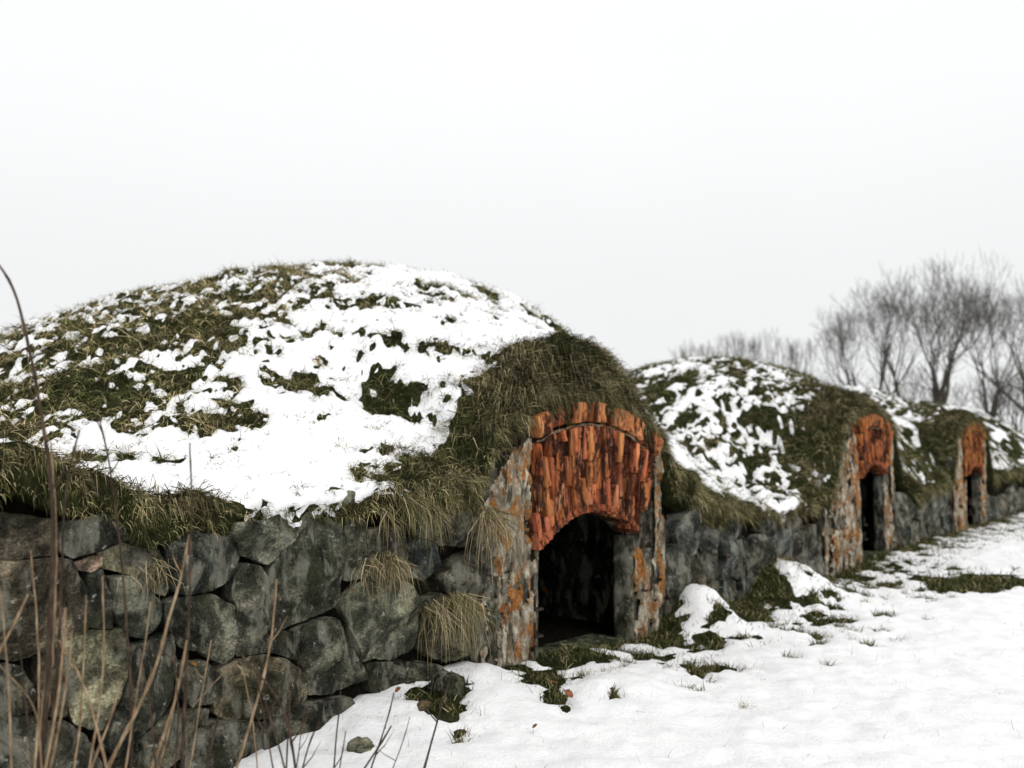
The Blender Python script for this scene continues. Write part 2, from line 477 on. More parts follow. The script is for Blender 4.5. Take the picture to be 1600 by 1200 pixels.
STRAW = np.array([(0.11, 0.080, 0.040), (0.24, 0.18, 0.10), (0.38, 0.31, 0.185), (0.48, 0.40, 0.26)])
def palette(n, wg, wo, ws):
    w = np.array((wg, wo, ws), float); w /= w.sum()
    k = RNG.choice(3, n, p=w); j = RNG.integers(0, 4, n)
    return np.stack((GREEN, OLIVE, STRAW))[k, j] * RNG.uniform(0.75, 1.25, (n, 1))

# ------------------------------------------------------------------ ground and its snow
def axis(parts):
    return np.unique(np.concatenate([np.arange(a, b, s) for a, b, s in parts]).round(4))
gx = axis([(-600, -60, 60), (-60, -12, 4), (-12, -4, 0.5), (-4, 9.0, 0.055), (9.0, 16, 0.12), (16, 30, 0.6), (30, 80, 5), (80, 601, 60)])
gy = axis([(-60, 0, 5), (0, 3.2, 0.4), (3.2, 9.5, 0.05), (9.5, 15, 0.075), (15, 26, 0.16), (26, 60, 2), (60, 120, 6), (120, 1501, 60)])
GX, GY = np.meshgrid(gx, gy)
GZ = ground_z(GX, GY)
ground = mesh_np('ground', np.stack((GX, GY, GZ), -1).reshape(-1, 3), grid_faces(*GX.shape), MAT['earth'])
tag(ground, 'frozen soil and turf of the field under the snow', None, None, 'structure')
GP = []
for px, py, wpx, hpx in [(1545, 905, 75, 13), (1300, 966, 34, 6), (1060, 1000, 10, 5), (850, 1058, 34, 16), (872, 1085, 22, 10), (690, 1075, 30, 18), (705, 1100, 26, 7), (640, 1085, 20, 7),
                         (1185, 960, 16, 8), (1240, 935, 12, 5), (960, 1080, 10, 4), (1010, 1022, 16, 4), (985, 1035, 10, 4), (1120, 1005, 12, 4), (720, 1150, 14, 6), (1270, 990, 14, 4),
                         (1172, 925, 18, 14), (1150, 965, 20, 10), (1500, 915, 50, 8), (1095, 975, 16, 10), (1035, 975, 12, 8), (940, 1000, 50, 10), (880, 1018, 40, 12)]:
    x, y = on_snow(px, py)
    GP.append((x, y, wpx * y / FPX, max(hpx * y / FPX * y / CAM_Z * 0.9, 0.05)))
for k in range(90):                # grass tips and small melted spots towards the wall
    P_ = W(_rs.uniform(-1.2, 7.5), -0.15 - 1.7 * _rs.uniform() ** 1.5, 0); r_ = 0.02 + 0.06 * _rs.uniform() ** 1.6
    GP.append((P_[0], P_[1], r_ * 1.5, r_ * 1.1))
def ground_T(x, y):
    u, v = to_uv(x, y); w = -v
    T = 0.70 + 0.30 * fbm(x * 2.4, y * 1.6, 2.2, 4, 0.6) + 0.25 * fbm(x * 9, y * 6, 5.2, 3)
    wx = x + 0.10 * fbm(x * 5, y * 5, 3.1, 3); wy = y + 0.14 * fbm(x * 5, y * 5, 8.3, 3)
    for px, py, rx, ry in GP:
        q = ((wx - px) / rx) ** 2 + ((wy - py) / ry) ** 2
        T = T - 1.25 * np.exp(-(q / 1.1) ** 1.3)
    # a strip along the foot of the wall stays bare
    foot = 0.04 + 0.30 * fbm(u * 1.9, 4.4, 0, 4, 0.65) + np.interp(u, [-6, -1.5, -0.9, 0.9, 1.8, 2.1, 2.9, 3.1, 4.6, 5.0, 8.4, 12, 26], [-0.16, -0.12, 0.12, 0.05, .0, .25, .2, .0, .03, .15, .15, .08, .08])
    T = T - 1.6 * smooth(foot + 0.15, foot - 0.1, w)
    # thin snow with grass pushing through along a trodden line near the wall
    T = T - 0.42 * np.exp(-((w - 0.75) / 0.55) ** 2) * smooth(-0.9, 0.2, u) - 0.25 * np.exp(-((w - 0.4) / 0.4) ** 2)
    return T
near = (GX > -5) & (GX < 17) & (GY > 2.5) & (GY < 27)
TG = np.ones(GX.shape)
TG[near] = ground_T(GX[near], GY[near])
TH = 0.05 * np.tanh(TG * 1.5) + np.where(near, 0.018 * fbm(GX * 7, GY * 7, 1.0, 3, 0.6) + 0.02 * fbm(GX * 2.6, GY * 2.6, 3.0, 2), 0)
_, VV = to_uv(GX, GY)
F = grid_faces(*GX.shape)
keep = (TH.ravel()[F].max(1) > -0.012) & (VV.ravel()[F].min(1) < 0.2) | ~near.ravel()[F].any(1)
snow_field = mesh_np('snow_field', np.stack((GX, GY, GZ + TH), -1).reshape(-1, 3), F[keep], MAT['snow'])
tag(snow_field, 'white snow lying over the open field in front of the wall', None, None, 'structure')

def ground_grass():
    n = 110000
    x = RNG.uniform(-3, 12, n); y = RNG.uniform(3.4, 21, n)
    u, v = to_uv(x, y)
    T = ground_T(x, y)
    clump = fbm(x * 3.2, y * 3.2, 9.0, 3)
    pr = np.where(T < 0.1, 1.0, np.where(T < 0.4, 0.30, 0.02 + 0.16 * (clump > 0.2)))
    ok = (v < 0.0) & (RNG.uniform(size=n) < pr)
    x, y, T, u = x[ok], y[ok], T[ok], u[ok]
    # dense ones in the bare patches
    xs, ys = [x], [y]
    for px, py, rx, ry in GP:
        k = int(380 * min(1.0, rx * ry * 8) + 50)
        a = RNG.normal(size=(k, 2)) * 0.55
        xs.append(px + a[:, 0] * rx); ys.append(py + a[:, 1] * ry)
    for ua, ub, k in ((2.3, 3.6, 1300), (-0.9, 1.4, 800), (5.4, 9.2, 1600), (9.2, 15, 900), (-3.2, -1.5, 60)):
        uu = RNG.uniform(ua, ub, k); ww = np.abs(RNG.normal(size=k)) * 0.2
        p = W(uu, -ww, 0); xs.append(p[:, 0]); ys.append(p[:, 1])
    x = np.concatenate(xs); y = np.concatenate(ys)
    u, v = to_uv(x, y)
    pass_ = v < 0
    for p in PORTALS: pass_ &= ~((np.abs(u - p['u']) < 0.7) & (v > -0.05))
    x, y = x[pass_], y[pass_]
    T = ground_T(x, y)
    n = len(x)
    z = ground_z(x, y)
    d = RNG.normal(size=(n, 3)) * 0.55; d[:, 2] = 1
    bare = T < 0.3
    L = np.where(bare, RNG.uniform(0.04, 0.11, n), RNG.uniform(0.075, 0.13, n))
    wd = np.where(bare, 0.0028, 0.0013) * RNG.uniform(0.7, 1.3, n) * np.clip(y / 7, 1, 2)
    c = np.where(bare[:, None], palette(n, 6, 2, 0.6), palette(n, 0.6, 2, 2.5))
    o = blades('field_grass', np.stack((x, y, z), -1), d, L, wd, RNG.uniform(0, 0.8, n), c)
    tag(o, 'thin grass poking out of the snow on the field', None, None, 'stuff')
ground_grass()

# ------------------------------------------------------------------ the mounds
SPLIT = [-9.0, 4.05, 10.9, 17.6, 27.0]
STEP = [0.030, 0.05, 0.08, 0.16]
MLAB = ['nearest turf mound half under patchy snow, behind the dry stone wall', 'second turf mound with streaky snow, behind the middle entrance',
        'third turf mound, low and snowy, in front of the big bare tree', 'farthest turf mound, at the right edge below the trees']
LIPROWS = 12
def sheet(u):
    """rows of the earth surface: the sod lip over the wall, then the slope"""
    l = lip(u); e0 = height(u, np.zeros_like(u))
    q = np.linspace(0, 1, LIPROWS)
    kq = [0, .25, .5, .75, 1.0]
    fa = np.interp(q, kq, [-0.10, 0, 0, 0, 0]); fl = np.interp(q, kq, [0, .55, 1.0, .92, .35]); fz = np.interp(q, kq, [.17, .15, .08, .03, .003]); fzl = np.interp(q, kq, [.9, .8, .25, 0, 0])
    sm = lambda f: np.convolve(np.pad(f, 1, 'edge'), [.25, .5, .25], 'valid')
    fl, fz, fzl = sm(fl), sm(fz), sm(fzl)
    return [(-fa[k] - l * fl[k], e0 - fz[k] - l * fzl[k]) for k in range(LIPROWS)]
for i in range(4):
    st = STEP[i]
    u = np.arange(SPLIT[i], SPLIT[i + 1] + st * 0.5, st); u[-1] = SPLIT[i + 1]
    if i == 0: u = np.concatenate((np.arange(-9, -5.4, 0.15), np.arange(-5.4, SPLIT[1] - 0.01, st), [SPLIT[1]]))
    v = np.concatenate((np.arange(0, 6.0, st), np.arange(6.0, 14.01, 0.2)))
    Ug, Vg = np.meshgrid(u, v)
    Zg = height(Ug, Vg)
    lr = sheet(u)
    Ua = np.concatenate((np.tile(u, (LIPROWS, 1)), Ug)); Va = np.concatenate((np.array([r[0] for r in lr]), Vg)); Za = np.concatenate((np.array([r[1] for r in lr]), Zg))
    nz_ = fbm(Ua * 6, Va * 6, Za * 6, 3)
    Va[:LIPROWS] += 0.03 * nz_[:LIPROWS]; Za[1:LIPROWS] += 0.03 * nz_[1:LIPROWS]
    Pe = W(Ua, Va, Za)
    mo = mesh_np('turf_mound', Pe.reshape(-1, 3), grid_faces(*Ua.shape), MAT['earth'])
    tag(mo, MLAB[i], None, None, 'structure')
    # snow on it
    T = snow_T(Ua, np.maximum(Va, 0))
    base_ = np.convolve(np.pad(T[LIPROWS], 10, 'edge'), np.ones(21) / 21, 'valid')
    for r_ in range(LIPROWS):
        T[r_] = base_ + 0.15 * fbm(u * 3, r_ * 0.2, 7.0, 2)
        T[r_] -= 1.7 * max(0.0, 0.72 - r_ / (LIPROWS - 1)) * (1 + 0.35 * fbm(u * 2.2, 1.0, 2.0, 2))
    T[0] = -1
    th = 0.038 * np.tanh(T * 1.1) + 0.012 * fbm(Ua * 9, Va * 9, 2.0, 3) + 0.006 * fbm(Ua * 24, Va * 24, 4.0, 2)
    th *= 1.0 if i == 0 else 1.1
    d1 = np.gradient(Pe, axis=1); d0 = np.gradient(Pe, axis=0)
    nn = np.cross(d1, d0); nn /= np.linalg.norm(nn, axis=2)[..., None] + 1e-9
    nn *= np.where(nn[..., 2:3] < -0.2, -1, 1)
    nn[LIPROWS:] = nn[LIPROWS:] * 0.4 + np.array((0, 0, 0.6))
    Ps = Pe + nn * th[..., None]
    F = grid_faces(*Ua.shape)
    keep = th.ravel()[F].max(1) > -0.006
    so = mesh_np('snow_cover', Ps.reshape(-1, 3), F[keep], MAT['snow'], mo)
    tag(so, None, None, None, 'stuff')
    # turf grass in the bare parts
    area = (max(SPLIT[i], -5.5), SPLIT[i + 1], 0, (7.0 if i == 0 else 6.0))
    n = (380000, 120000, 50000, 26000)[i]
    if i == 3: n = 16000
    bu = RNG.uniform(area[0], area[1], n); bv = RNG.uniform(0, 1, n) ** 1.25 * area[3]
    clump = fbm(bu * 5, bv * 5, 4.0, 3)
    bT = snow_T(bu, bv)
    pr = np.where(bT < 0.02, 0.85, np.where(bT < 0.38, 0.48, 0.012)) * (0.55 + 0.9 * np.clip(clump + 0.25, 0, 1))
    ok = RNG.uniform(size=n) < pr
    bu, bv, clump, bT = bu[ok], bv[ok], clump[ok], bT[ok]
    bz = height(bu, bv) - 0.01
    n = len(bu)
    pd = np.full(n, 9.0)
    for p in PORTALS: pd = np.minimum(pd, np.hypot((bu - p['u'] + 0.1) / 1.45, bv / 0.9))
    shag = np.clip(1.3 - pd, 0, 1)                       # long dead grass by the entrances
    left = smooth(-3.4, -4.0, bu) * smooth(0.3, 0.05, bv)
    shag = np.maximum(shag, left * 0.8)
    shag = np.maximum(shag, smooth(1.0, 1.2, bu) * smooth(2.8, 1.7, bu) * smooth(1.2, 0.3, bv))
    tuss = np.clip(-bT * 1.2, 0, 1) * (bv < 4)
    lat = RNG.normal(size=(n, 2)) * (0.85 + 0.5 * shag)[:, None] + 0.7 * np.stack((fbm(bu * 5, bv * 5, 21.0, 2), fbm(bu * 5, bv * 5, 31.0, 2)), 1)
    d = W(bu * 0 + lat[:, 0], lat[:, 1] - 0.35 - 0.35 * shag, 0) - W(0, 0, 0); d[:, 2] = 0.75
    k = (1, 1.25, 1.6, 1.9)[i]
    L = (RNG.uniform(0.05, 0.135, n) * (1 + 0.5 * clump) * (1 + 0.45 * tuss) + shag * RNG.uniform(0.05, 0.24, n)) * (1 + 0.12 * i)
    wd = RNG.uniform(0.0014, 0.0031, n) * k * (1 + 0.3 * shag)
    dry = fbm(bu * 1.6, bv * 1.6, 12.0, 3)
    g1 = palette(n, 5, 2.2, 0.35); g2 = palette(n, 0.7, 4, 2.0)
    upper = smooth(1.4, 3.2, bv + 0.6 * np.maximum(-1.0 - bu, 0)) * (1 - smooth(0.5, 1.5, bu)) * (i == 0)
    selp = np.clip(0.22 + 0.9 * dry + 0.45 * shag + 0.45 * upper, 0, 1)
    c = np.where((RNG.uniform(size=n) < selp)[:, None], g2, g1)
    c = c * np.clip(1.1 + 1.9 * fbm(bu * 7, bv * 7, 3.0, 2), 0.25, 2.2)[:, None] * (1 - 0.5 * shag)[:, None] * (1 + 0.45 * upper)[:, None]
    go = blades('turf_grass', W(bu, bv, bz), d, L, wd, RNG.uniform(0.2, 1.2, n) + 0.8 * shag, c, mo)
    tag(go, None, None, None, 'stuff')
    # fringe hanging off the lip
    n = (42000, 12000, 6000, 3000)[i]
    fu = RNG.uniform(area[0], area[1], n)
    fl = lip(fu)
    bare = snow_T(fu, np.full(n, 0.02)) < 0.15
    q = RNG.uniform(0, 1, n)
    ok = (bare | (q > 0.5)) & (RNG.uniform(size=n) < np.clip(fl / 0.14, 0.55, 1) * np.clip(0.75 + 1.2 * fbm(fu * 6, 1, 1, 3), 0.3, 1)); fu, fl, q = fu[ok], fl[ok], q[ok]
    n = len(fu)
    fe = height(fu, np.zeros(n))
    fv = -fl * np.interp(q, [0, .35, .7, 1], [0.3, 0.9, 1.0, 0.55]); fz = fe - np.interp(q, [0, .35, .7, 1], [0.0, .03, .08, .15]) - fl * np.interp(q, [0, .35, .7, 1], [0, 0, .25, .8])
    d = W(RNG.normal(size=n) * 0.9, -0.8 + 0 * fu, 0) - W(0, 0, 0); d[:, 2] = RNG.uniform(-0.9, 0.6, n)
    L = np.where(fu < -2.6, 0.6, 1.0) * RNG.uniform(0.04, 0.15, n) * (1 + 0.1 * i) * np.clip(0.9 + 0.9 * fbm(fu * 5, 0, 3, 2), 0.4, 1.6)
    fo = blades('hanging_grass', W(fu, fv, fz), d, L, RNG.uniform(0.0012, 0.0026, n) * k, RNG.uniform(0.2, 2.0, n), palette(n, 1.8, 4, 0.8) * np.clip(1 + 1.3 * fbm(fu * 6, fz * 6, 2, 2), 0.3, 1.8)[:, None], mo)
    tag(fo, None, None, None, 'stuff')

# shaggy tussocks of dead grass round the entrances and along the wall top
def tussocks(name, lst, parent, cols, kw=1.0):
    R_, D_, L_, W_, Dr, C_ = [], [], [], [], [], []
    for u, v, z, ln, nb, out in lst:
        lat = RNG.normal(size=(nb, 2))
        p = W(u + lat[:, 0] * 0.028, v + lat[:, 1] * 0.028, z - 0.02)
        sw_ = RNG.normal() * 0.6
        d = W(lat[:, 0] * 0.7 + sw_, lat[:, 1] * 0.6 - out * 0.8, 0) - W(0, 0, 0); d[:, 2] = RNG.uniform(0.25, 0.9, nb)
        R_.append(p); D_.append(d); L_.append(ln * RNG.uniform(0.55, 1.2, nb)); W_.append(RNG.uniform(0.0013, 0.0027, nb) * kw)
        Dr.append(RNG.uniform(0.5, 2.2, nb)); C_.append(palette(nb, *cols) * RNG.uniform(0.3, 1.15))
    o = blades(name, np.concatenate(R_), np.concatenate(D_), np.concatenate(L_), np.concatenate(W_), np.concatenate(Dr), np.concatenate(C_), parent)
    return tag(o, None, None, None, 'stuff')
MO = [o for o in COL.objects if o.name.startswith('turf_mound')]
def zone(n, ua, ub, va, vb, ln, nb, out):
    u = RNG.uniform(ua, ub, n); v = RNG.uniform(0, 1, n) ** 1.3 * (vb - va) + va
    z = height(u, np.maximum(v, 0)); keep = snow_T(u, np.maximum(v, 0)) < 0.15
    return [(a, b, c, ln * RNG.uniform(0.6, 1.3), nb, out) for a, b, c in zip(u[keep], v[keep], z[keep])]
tussocks('tussock_grass', zone(330, -2.0, 1.1, -0.03, 0.75, 0.20, 24, 0.9) + zone(330, 0.9, 3.4, -0.05, 1.6, 0.20, 24, 0.7) + zone(45, -5.2, -3.6, -0.05, 0.14, 0.10, 20, 0.8) + zone(260, -5, 2.5, 0.3, 5.0, 0.12, 16, 0.3), MO[0], (1.2, 4, 2.2))
tussocks('tussock_grass', zone(260, 4.9, 8.0, -0.03, 1.2, 0.24, 16, 0.8) + zone(120, 4.1, 10.8, 0.3, 4, 0.18, 14, 0.4), MO[1], (1.2, 4, 2.2), 1.6)
tussocks('tussock_grass', zone(160, 11, 13.9, -0.03, 1.0, 0.26, 12, 0.8), MO[2], (1.0, 4, 2.4), 2.0)

# ------------------------------------------------------------------ stones
def resample(poly, n):
    P = np.asarray(poly, float)
    for f in (0.06, 0.18):                                # take the points off the corners
        a = P * (1 - f) + np.roll(P, -1, 0) * f; b = P * f + np.roll(P, -1, 0) * (1 - f)
        P = np.stack((a, b), 1).reshape(-1, 2)
    Q = np.vstack((P, P[:1])); s = np.concatenate(([0], np.cumsum(np.linalg.norm(np.diff(Q, axis=0), axis=1))))
    t = np.linspace(0, s[-1], n, endpoint=False)
    return np.stack((np.interp(t, s, Q[:, 0]), np.interp(t, s, Q[:, 1])), 1)
_SID = [0]
def stone(poly, parent, tint=(1, 1, 1), n=40, proud=None, name='stone', rough=1.0, mat='stone', v0=0.0, back=0.22, grow=1.0):
    """one stone of the wall: outline in wall coordinates (u, z), face towards -v"""
    _SID[0] += 1; sid = _SID[0]; rs = random.Random(sid * 7 + 1)
    P = resample(poly, n); c = P.mean(0)
    size = math.sqrt(max((P[:, 0].max() - P[:, 0].min()) * (P[:, 1].max() - P[:, 1].min()), 1e-4))
    bulge = min(0.12, 0.24 * size) if proud is None else proud
    off = rs.uniform(-0.03, 0.035) * rough
    rings = [(0.95, -back), (1.0, -0.05), (1.0, 0.70 * bulge), (0.982, 0.92 * bulge), (0.95, 1.0 * bulge), (0.89, 1.02 * bulge), (0.80, 1.0 * bulge), (0.66, 1.03 * bulge), (0.50, 1.06 * bulge), (0.33, 1.08 * bulge), (0.15, 1.1 * bulge)]
    planes = []
    for k in range(6):
        a = rs.uniform(0, 2 * math.pi); s = rs.uniform(0.10, 0.75) * rough
        planes.append((math.cos(a) * s, math.sin(a) * s, bulge * rs.uniform(0.8, 1.15)))
    V = []
    for s, dep in rings:
        Q = c + (P - c) * s * grow
        wob = 0.03 * size * rough * fbm(Q[:, 0] * 5 / max(size, .25), Q[:, 1] * 5 / max(size, .25), sid * 3.7, 3)
        Q = Q + (P - c) / (np.linalg.norm(P - c, axis=1)[:, None] + 1e-9) * wob[:, None]
        D = np.full(len(Q), dep)
        if dep > 0:
            for ax, az, h0 in planes:
                D = np.minimum(D, h0 + ax * (Q[:, 0] - c[0]) + az * (Q[:, 1] - c[1]))
            fb = fbm(Q[:, 0] * 4.5, Q[:, 1] * 4.5, sid * 1.3, 5, 0.6)
            D = D + rough * 0.04 * min(size * 2, 1) * (0.6 * fb + 0.4 * np.round(fb * 4) / 4)
            D = np.maximum(D, 0.10 * bulge * min(1, dep / bulge))
        V.append(np.stack((Q[:, 0], v0 - off - D, Q[:, 1]), 1))
    V = np.concatenate(V); m = len(rings)
    i = np.arange(m * n).reshape(m, n); j = np.roll(i, -1, 1)
    Q = np.stack((i[:-1], j[:-1], j[1:], i[1:]), -1).reshape(-1, 4)
    cen = np.array([[c[0], V[-n:, 1].mean(), c[1]]]); V = np.vstack((V, cen))
    T = np.stack((i[-1], j[-1], np.full(n, m * n)), -1)
    o = mesh_np(name, W(V[:, 0], V[:, 1], V[:, 2]), [Q, T], MAT[mat], parent, False)
    o.color = (*tint, 1)
    return o
def backing(ua, ub, parent, v=0.10, z0=-0.3):
    u = np.arange(ua, ub + 0.001, 0.1); z = np.linspace(0, 1, 16)
    Ug, Zr = np.meshgrid(u, z)
    Zg = z0 + (edge_z(Ug) - 0.04 - z0) * Zr
    Vg = v + 0.05 * fbm(Ug * 4, Zg * 4, 3.0, 3)
    return mesh_np('backing', W(Ug, Vg, Zg).reshape(-1, 3), grid_faces(*Ug.shape), MAT['joint'], parent)
def clip_cell(poly, a, b):          # keep the side of poly nearer to a than to b
    mid = (a + b) / 2; nrm = b - a; out = []
    for k in range(len(poly)):
        p, q = poly[k], poly[(k + 1) % len(poly)]
        dp, dq = (p - mid) @ nrm, (q - mid) @ nrm
        if dp <= 0: out.append(p)
        if dp * dq < 0: out.append(p + (q - p) * (dp / (dp - dq)))
    return out
def rubble(ua, ub, parent, size, seed, ztop, zbot=-0.1, n=26, skip=None, tall=1.0):
    """irregular polygonal rubble: cells around jittered seeds, courses of uneven height"""
    rs = np.random.default_rng(seed)
    seeds = []
    z = zbot
    while z < 1.9:
        hh = size * tall * rs.uniform(0.75, 1.2); u = ua - size * rs.uniform(0, 1)
        while u < ub + size:
            ww = size * rs.uniform(0.7, 1.5)
            seeds.append((u + ww / 2, z + hh / 2 + rs.uniform(-0.22, 0.22) * hh)); u += ww
        z += hh
    S = np.array(seeds)
    for s in S:
        if not (ua - 0.02 < s[0] < ub + 0.02) or s[1] > float(ztop(s[0])): continue
        if skip and skip(s): continue
        poly = [np.array(p) for p in ((ua, zbot), (ub, zbot), (ub, 2.2), (ua, 2.2))]
        zt = float(ztop(s[0])) + 0.05
        poly = [np.array((p[0], min(p[1], zt))) for p in poly]
        near_ = S[np.argsort(((S - s) ** 2).sum(1))[1:16]]
        for q in near_:
            poly = clip_cell(poly, s, q)
            if len(poly) < 3: break
        if len(poly) < 3: continue
        poly = np.array(poly)
        if np.ptp(poly[:, 0]) < 0.06 or np.ptp(poly[:, 1]) < 0.06: continue
        g = rs.uniform(0.7, 1.5); wv = rs.uniform(-0.12, 0.12)
        stone(poly, parent, (g * (1 + wv), g, g * (1 - wv)), n=n, grow=0.99)

# the near stretch of wall, stone by stone
near_wall = empty('stone_wall', W(-3.2, 0, 0))
tag(near_wall, 'dry stone retaining wall of big dark lichened boulders at the left', 'stone wall')
backing(-5.7, -1.55, near_wall)
TR = [  # outline in the photograph, laid on the wall face; tint
    ([(-60, 890), (0, 883), (60, 878), (112, 876), (140, 925), (142, 985), (112, 1002), (75, 1020), (30, 1030), (-40, 1028)], (1.2, 1.03, 0.85)),
    ([(100, 818), (160, 805), (212, 800), (215, 835), (165, 855), (118, 872), (98, 860)], (0.75, 0.75, 0.7)),
    ([(215, 804), (275, 798), (296, 811), (280, 831), (217, 842)], (1.05, 1.05, 0.95)),
    ([(121, 880), (150, 869), (166, 873), (164, 886), (150, 895), (128, 892)], (3.4, 2.5, 2.2)),
    ([(146, 898), (169, 893), (183, 950), (184, 983), (145, 981)], (0.9, 0.9, 0.85)),
    ([(165, 862), (200, 852), (250, 850), (268, 880), (274, 915), (268, 932), (245, 925), (200, 897), (168, 888)], (1.15, 1.1, 0.85)),
    ([(180, 904), (204, 901), (233, 913), (258, 945), (256, 975), (233, 997), (204, 991), (187, 965)], (0.9, 0.95, 0.85)),
    ([(292, 812), (315, 803), (345, 806), (367, 825), (381, 855), (378, 900), (342, 923), (292, 928), (277, 905), (270, 860), (277, 830)], (0.72, 0.8, 0.78)),
    ([(268, 946), (292, 936), (340, 931), (365, 950), (370, 990), (350, 1036), (325, 1022), (288, 1012), (269, 985)], (0.95, 0.97, 0.85)),
    ([(110, 1008), (150, 992), (204, 989), (198, 1030), (186, 1095), (168, 1142), (125, 1132), (112, 1090)], (2.0, 1.95, 1.5)),
    ([(207, 1012), (240, 1005), (271, 997), (279, 1045), (268, 1100), (235, 1140), (190, 1182), (174, 1160), (190, 1100), (200, 1040)], (0.75, 0.78, 0.7)),
    ([(-60, 1036), (40, 1046), (64, 1085), (58, 1118), (-60, 1122)], (0.9, 0.85, 0.75)),
    ([(68, 1030), (105, 1012), (108, 1060), (106, 1120), (70, 1118), (66, 1080)], (0.7, 0.62, 0.5)),
    ([(-60, 1129), (65, 1126), (105, 1132), (138, 1152), (162, 1200), (165, 1262), (-60, 1262)], (0.65, 0.65, 0.6)),
    ([(284, 1040), (325, 1036), (350, 1060), (342, 1098), (300, 1104), (283, 1075)], (0.8, 0.78, 0.7)),
    ([(240, 1150), (276, 1108), (335, 1112), (330, 1150), (270, 1195), (200, 1225), (190, 1195)], (0.62, 0.6, 0.5)),
    ([(369, 817), (420, 812), (487, 786), (508, 804), (487, 821), (454, 846), (427, 883), (386, 866), (372, 840)], (1.05, 1.1, 0.95)),
    ([(456, 850), (472, 830), (517, 807), (541, 813), (545, 866), (541, 937), (528, 954), (487, 968), (437, 991), (430, 967), (432, 900)], (0.82, 0.86, 0.74)),
    ([(370, 917), (385, 882), (412, 886), (427, 906), (427, 950), (425, 990), (404, 1008), (374, 998)], (0.8, 0.82, 0.7)),
    ([(345, 1052), (380, 1032), (425, 1026), (470, 1044), (487, 1067), (480, 1098), (450, 1112), (400, 1122), (365, 1127), (345, 1115)], (1.05, 0.92, 0.7)),
    ([(376, 1003), (404, 1012), (428, 996), (468, 988), (470, 1034), (430, 1020), (380, 1028)], (0.55, 0.55, 0.5)),
    ([(472, 989), (496, 977), (529, 968), (542, 990), (556, 1045), (554, 1070), (525, 1082), (488, 1085), (484, 1056), (472, 1020)], (0.78, 0.8, 0.7)),
    ([(506, 779), (533, 762), (575, 775), (582, 804), (546, 808), (520, 798)], (0.8, 0.85, 0.72)),
    ([(549, 814), (582, 812), (580, 866), (576, 905), (548, 907)], (0.75, 0.78, 0.66)),
    ([(547, 947), (575, 914), (640, 911), (662, 950), (663, 990), (650, 1018), (617, 1031), (575, 1034), (562, 1010), (558, 975)], (1.25, 1.3, 1.1)),
    ([(586, 830), (635, 822), (640, 868), (634, 905), (590, 908)], (0.7, 0.68, 0.55)),
    ([(642, 862), (662, 842), (692, 852), (700, 883), (677, 906), (648, 902)], (0.72, 0.82, 0.85)),
    ([(668, 947), (696, 930), (735, 948), (740, 1015), (702, 1034), (673, 1022)], (0.85, 0.82, 0.65)),
    ([(702, 900), (740, 862), (762, 898), (742, 946), (706, 926)], (0.8, 0.8, 0.7)),
    ([(559, 1015), (572, 1040), (584, 1062), (560, 1070)], (0.7, 0.7, 0.6)),
    ([(640, 800), (690, 790), (735, 800), (738, 855), (698, 850), (660, 838)], (0.6, 0.6, 0.5)),
    ([(742, 960), (770, 940), (790, 960), (785, 1040), (745, 1030)], (0.9, 0.9, 0.8)),
    ([(-60, 800), (30, 805), (95, 815), (92, 868), (0, 876), (-60, 882)], (0.55, 0.5, 0.42)),
    ([(585, 1040), (640, 1036), (690, 1040), (690, 1085), (590, 1085)], (0.6, 0.6, 0.5)),
    ([(420, 1125), (485, 1102), (550, 1090), (560, 1130), (420, 1180)], (0.55, 0.55, 0.5)),
    ([(300, 1160), (340, 1130), (415, 1128), (415, 1200), (290, 1260)], (0.55, 0.55, 0.5)),
]
for poly, tint in TR:
    stone([on_wall(px, py, -0.05) for px, py in poly], near_wall, tuple(1.22 * q_ for q_ in tint), n=84, grow=1.055, rough=1.0)
rubble(-5.7, -5.0, near_wall, 0.45, 4, lambda u: edge_z(u) - 0.2)
WSECT = [((1.02, 4.85), 0.36, 'dark stone wall between the nearest and the middle entrance', 12, 1.25), ((7.74, 10.93), 0.36, 'dark stone wall between the middle and the farthest entrance', 23, 1.4),
         ((13.52, 26.5), 0.55, 'far end of the stone wall at the right edge, past the last entrance', 31, 1.2)]
for (ua, ub), sz, lab, seed, tall in WSECT:
    wl = empty('stone_wall', W((ua + ub) / 2, 0, 0)); tag(wl, lab, 'stone wall')
    backing(ua, ub, wl)
    rubble(ua, ub, wl, sz, seed, lambda u: edge_z(u) - 0.12 - 0.5 * lip(u), n=28, tall=tall)

# ------------------------------------------------------------------ entrances
def box_mesh(name, jit, seed):
    rs = np.random.default_rng(seed)
    g = [-0.5, -0.44, -0.15, 0.14, 0.45, 0.5]
    V, idx = [], {}
    # rounded, worn block: front face a 6x6 lattice, sides run back
    F = []
    for b, x in enumerate(g):
        for a, z in enumerate(g):
            edge = (a in (0, 5)) + (b in (0, 5))
            dep = -0.5 + (0.05 if edge == 1 else 0.10 if edge == 2 else 0) + rs.normal() * jit
            V.append((x * (1 + rs.normal() * jit * 0.5), dep, z * (1 + rs.normal() * jit * 0.5)))
    n = 6
    for b in range(5):
        for a in range(5):
            F.append((b * n + a, b * n + n + a, b * n + n + a + 1, b * n + a + 1))
    ring = [(0, a) for a in range(6)] + [(b, 5) for b in range(1, 6)] + [(5, a) for a in range(4, -1, -1)] + [(b, 0) for b in range(4, 0, -1)]
    ids = [b * n + a for b, a in ring]
    base = len(V)
    for b, a in ring: V.append((g[b], 0.5, g[a]))
    m = len(ring)
    for k in range(m): F.append((ids[k], ids[(k + 1) % m], base + (k + 1) % m, base + k))
    me = bpy.data.meshes.new(name)
    me.from_pydata([tuple(p) for p in V], [], F); me.update()
    return me
BRICKS = [box_mesh('brick', 0.045, 40 + k) for k in range(5)]
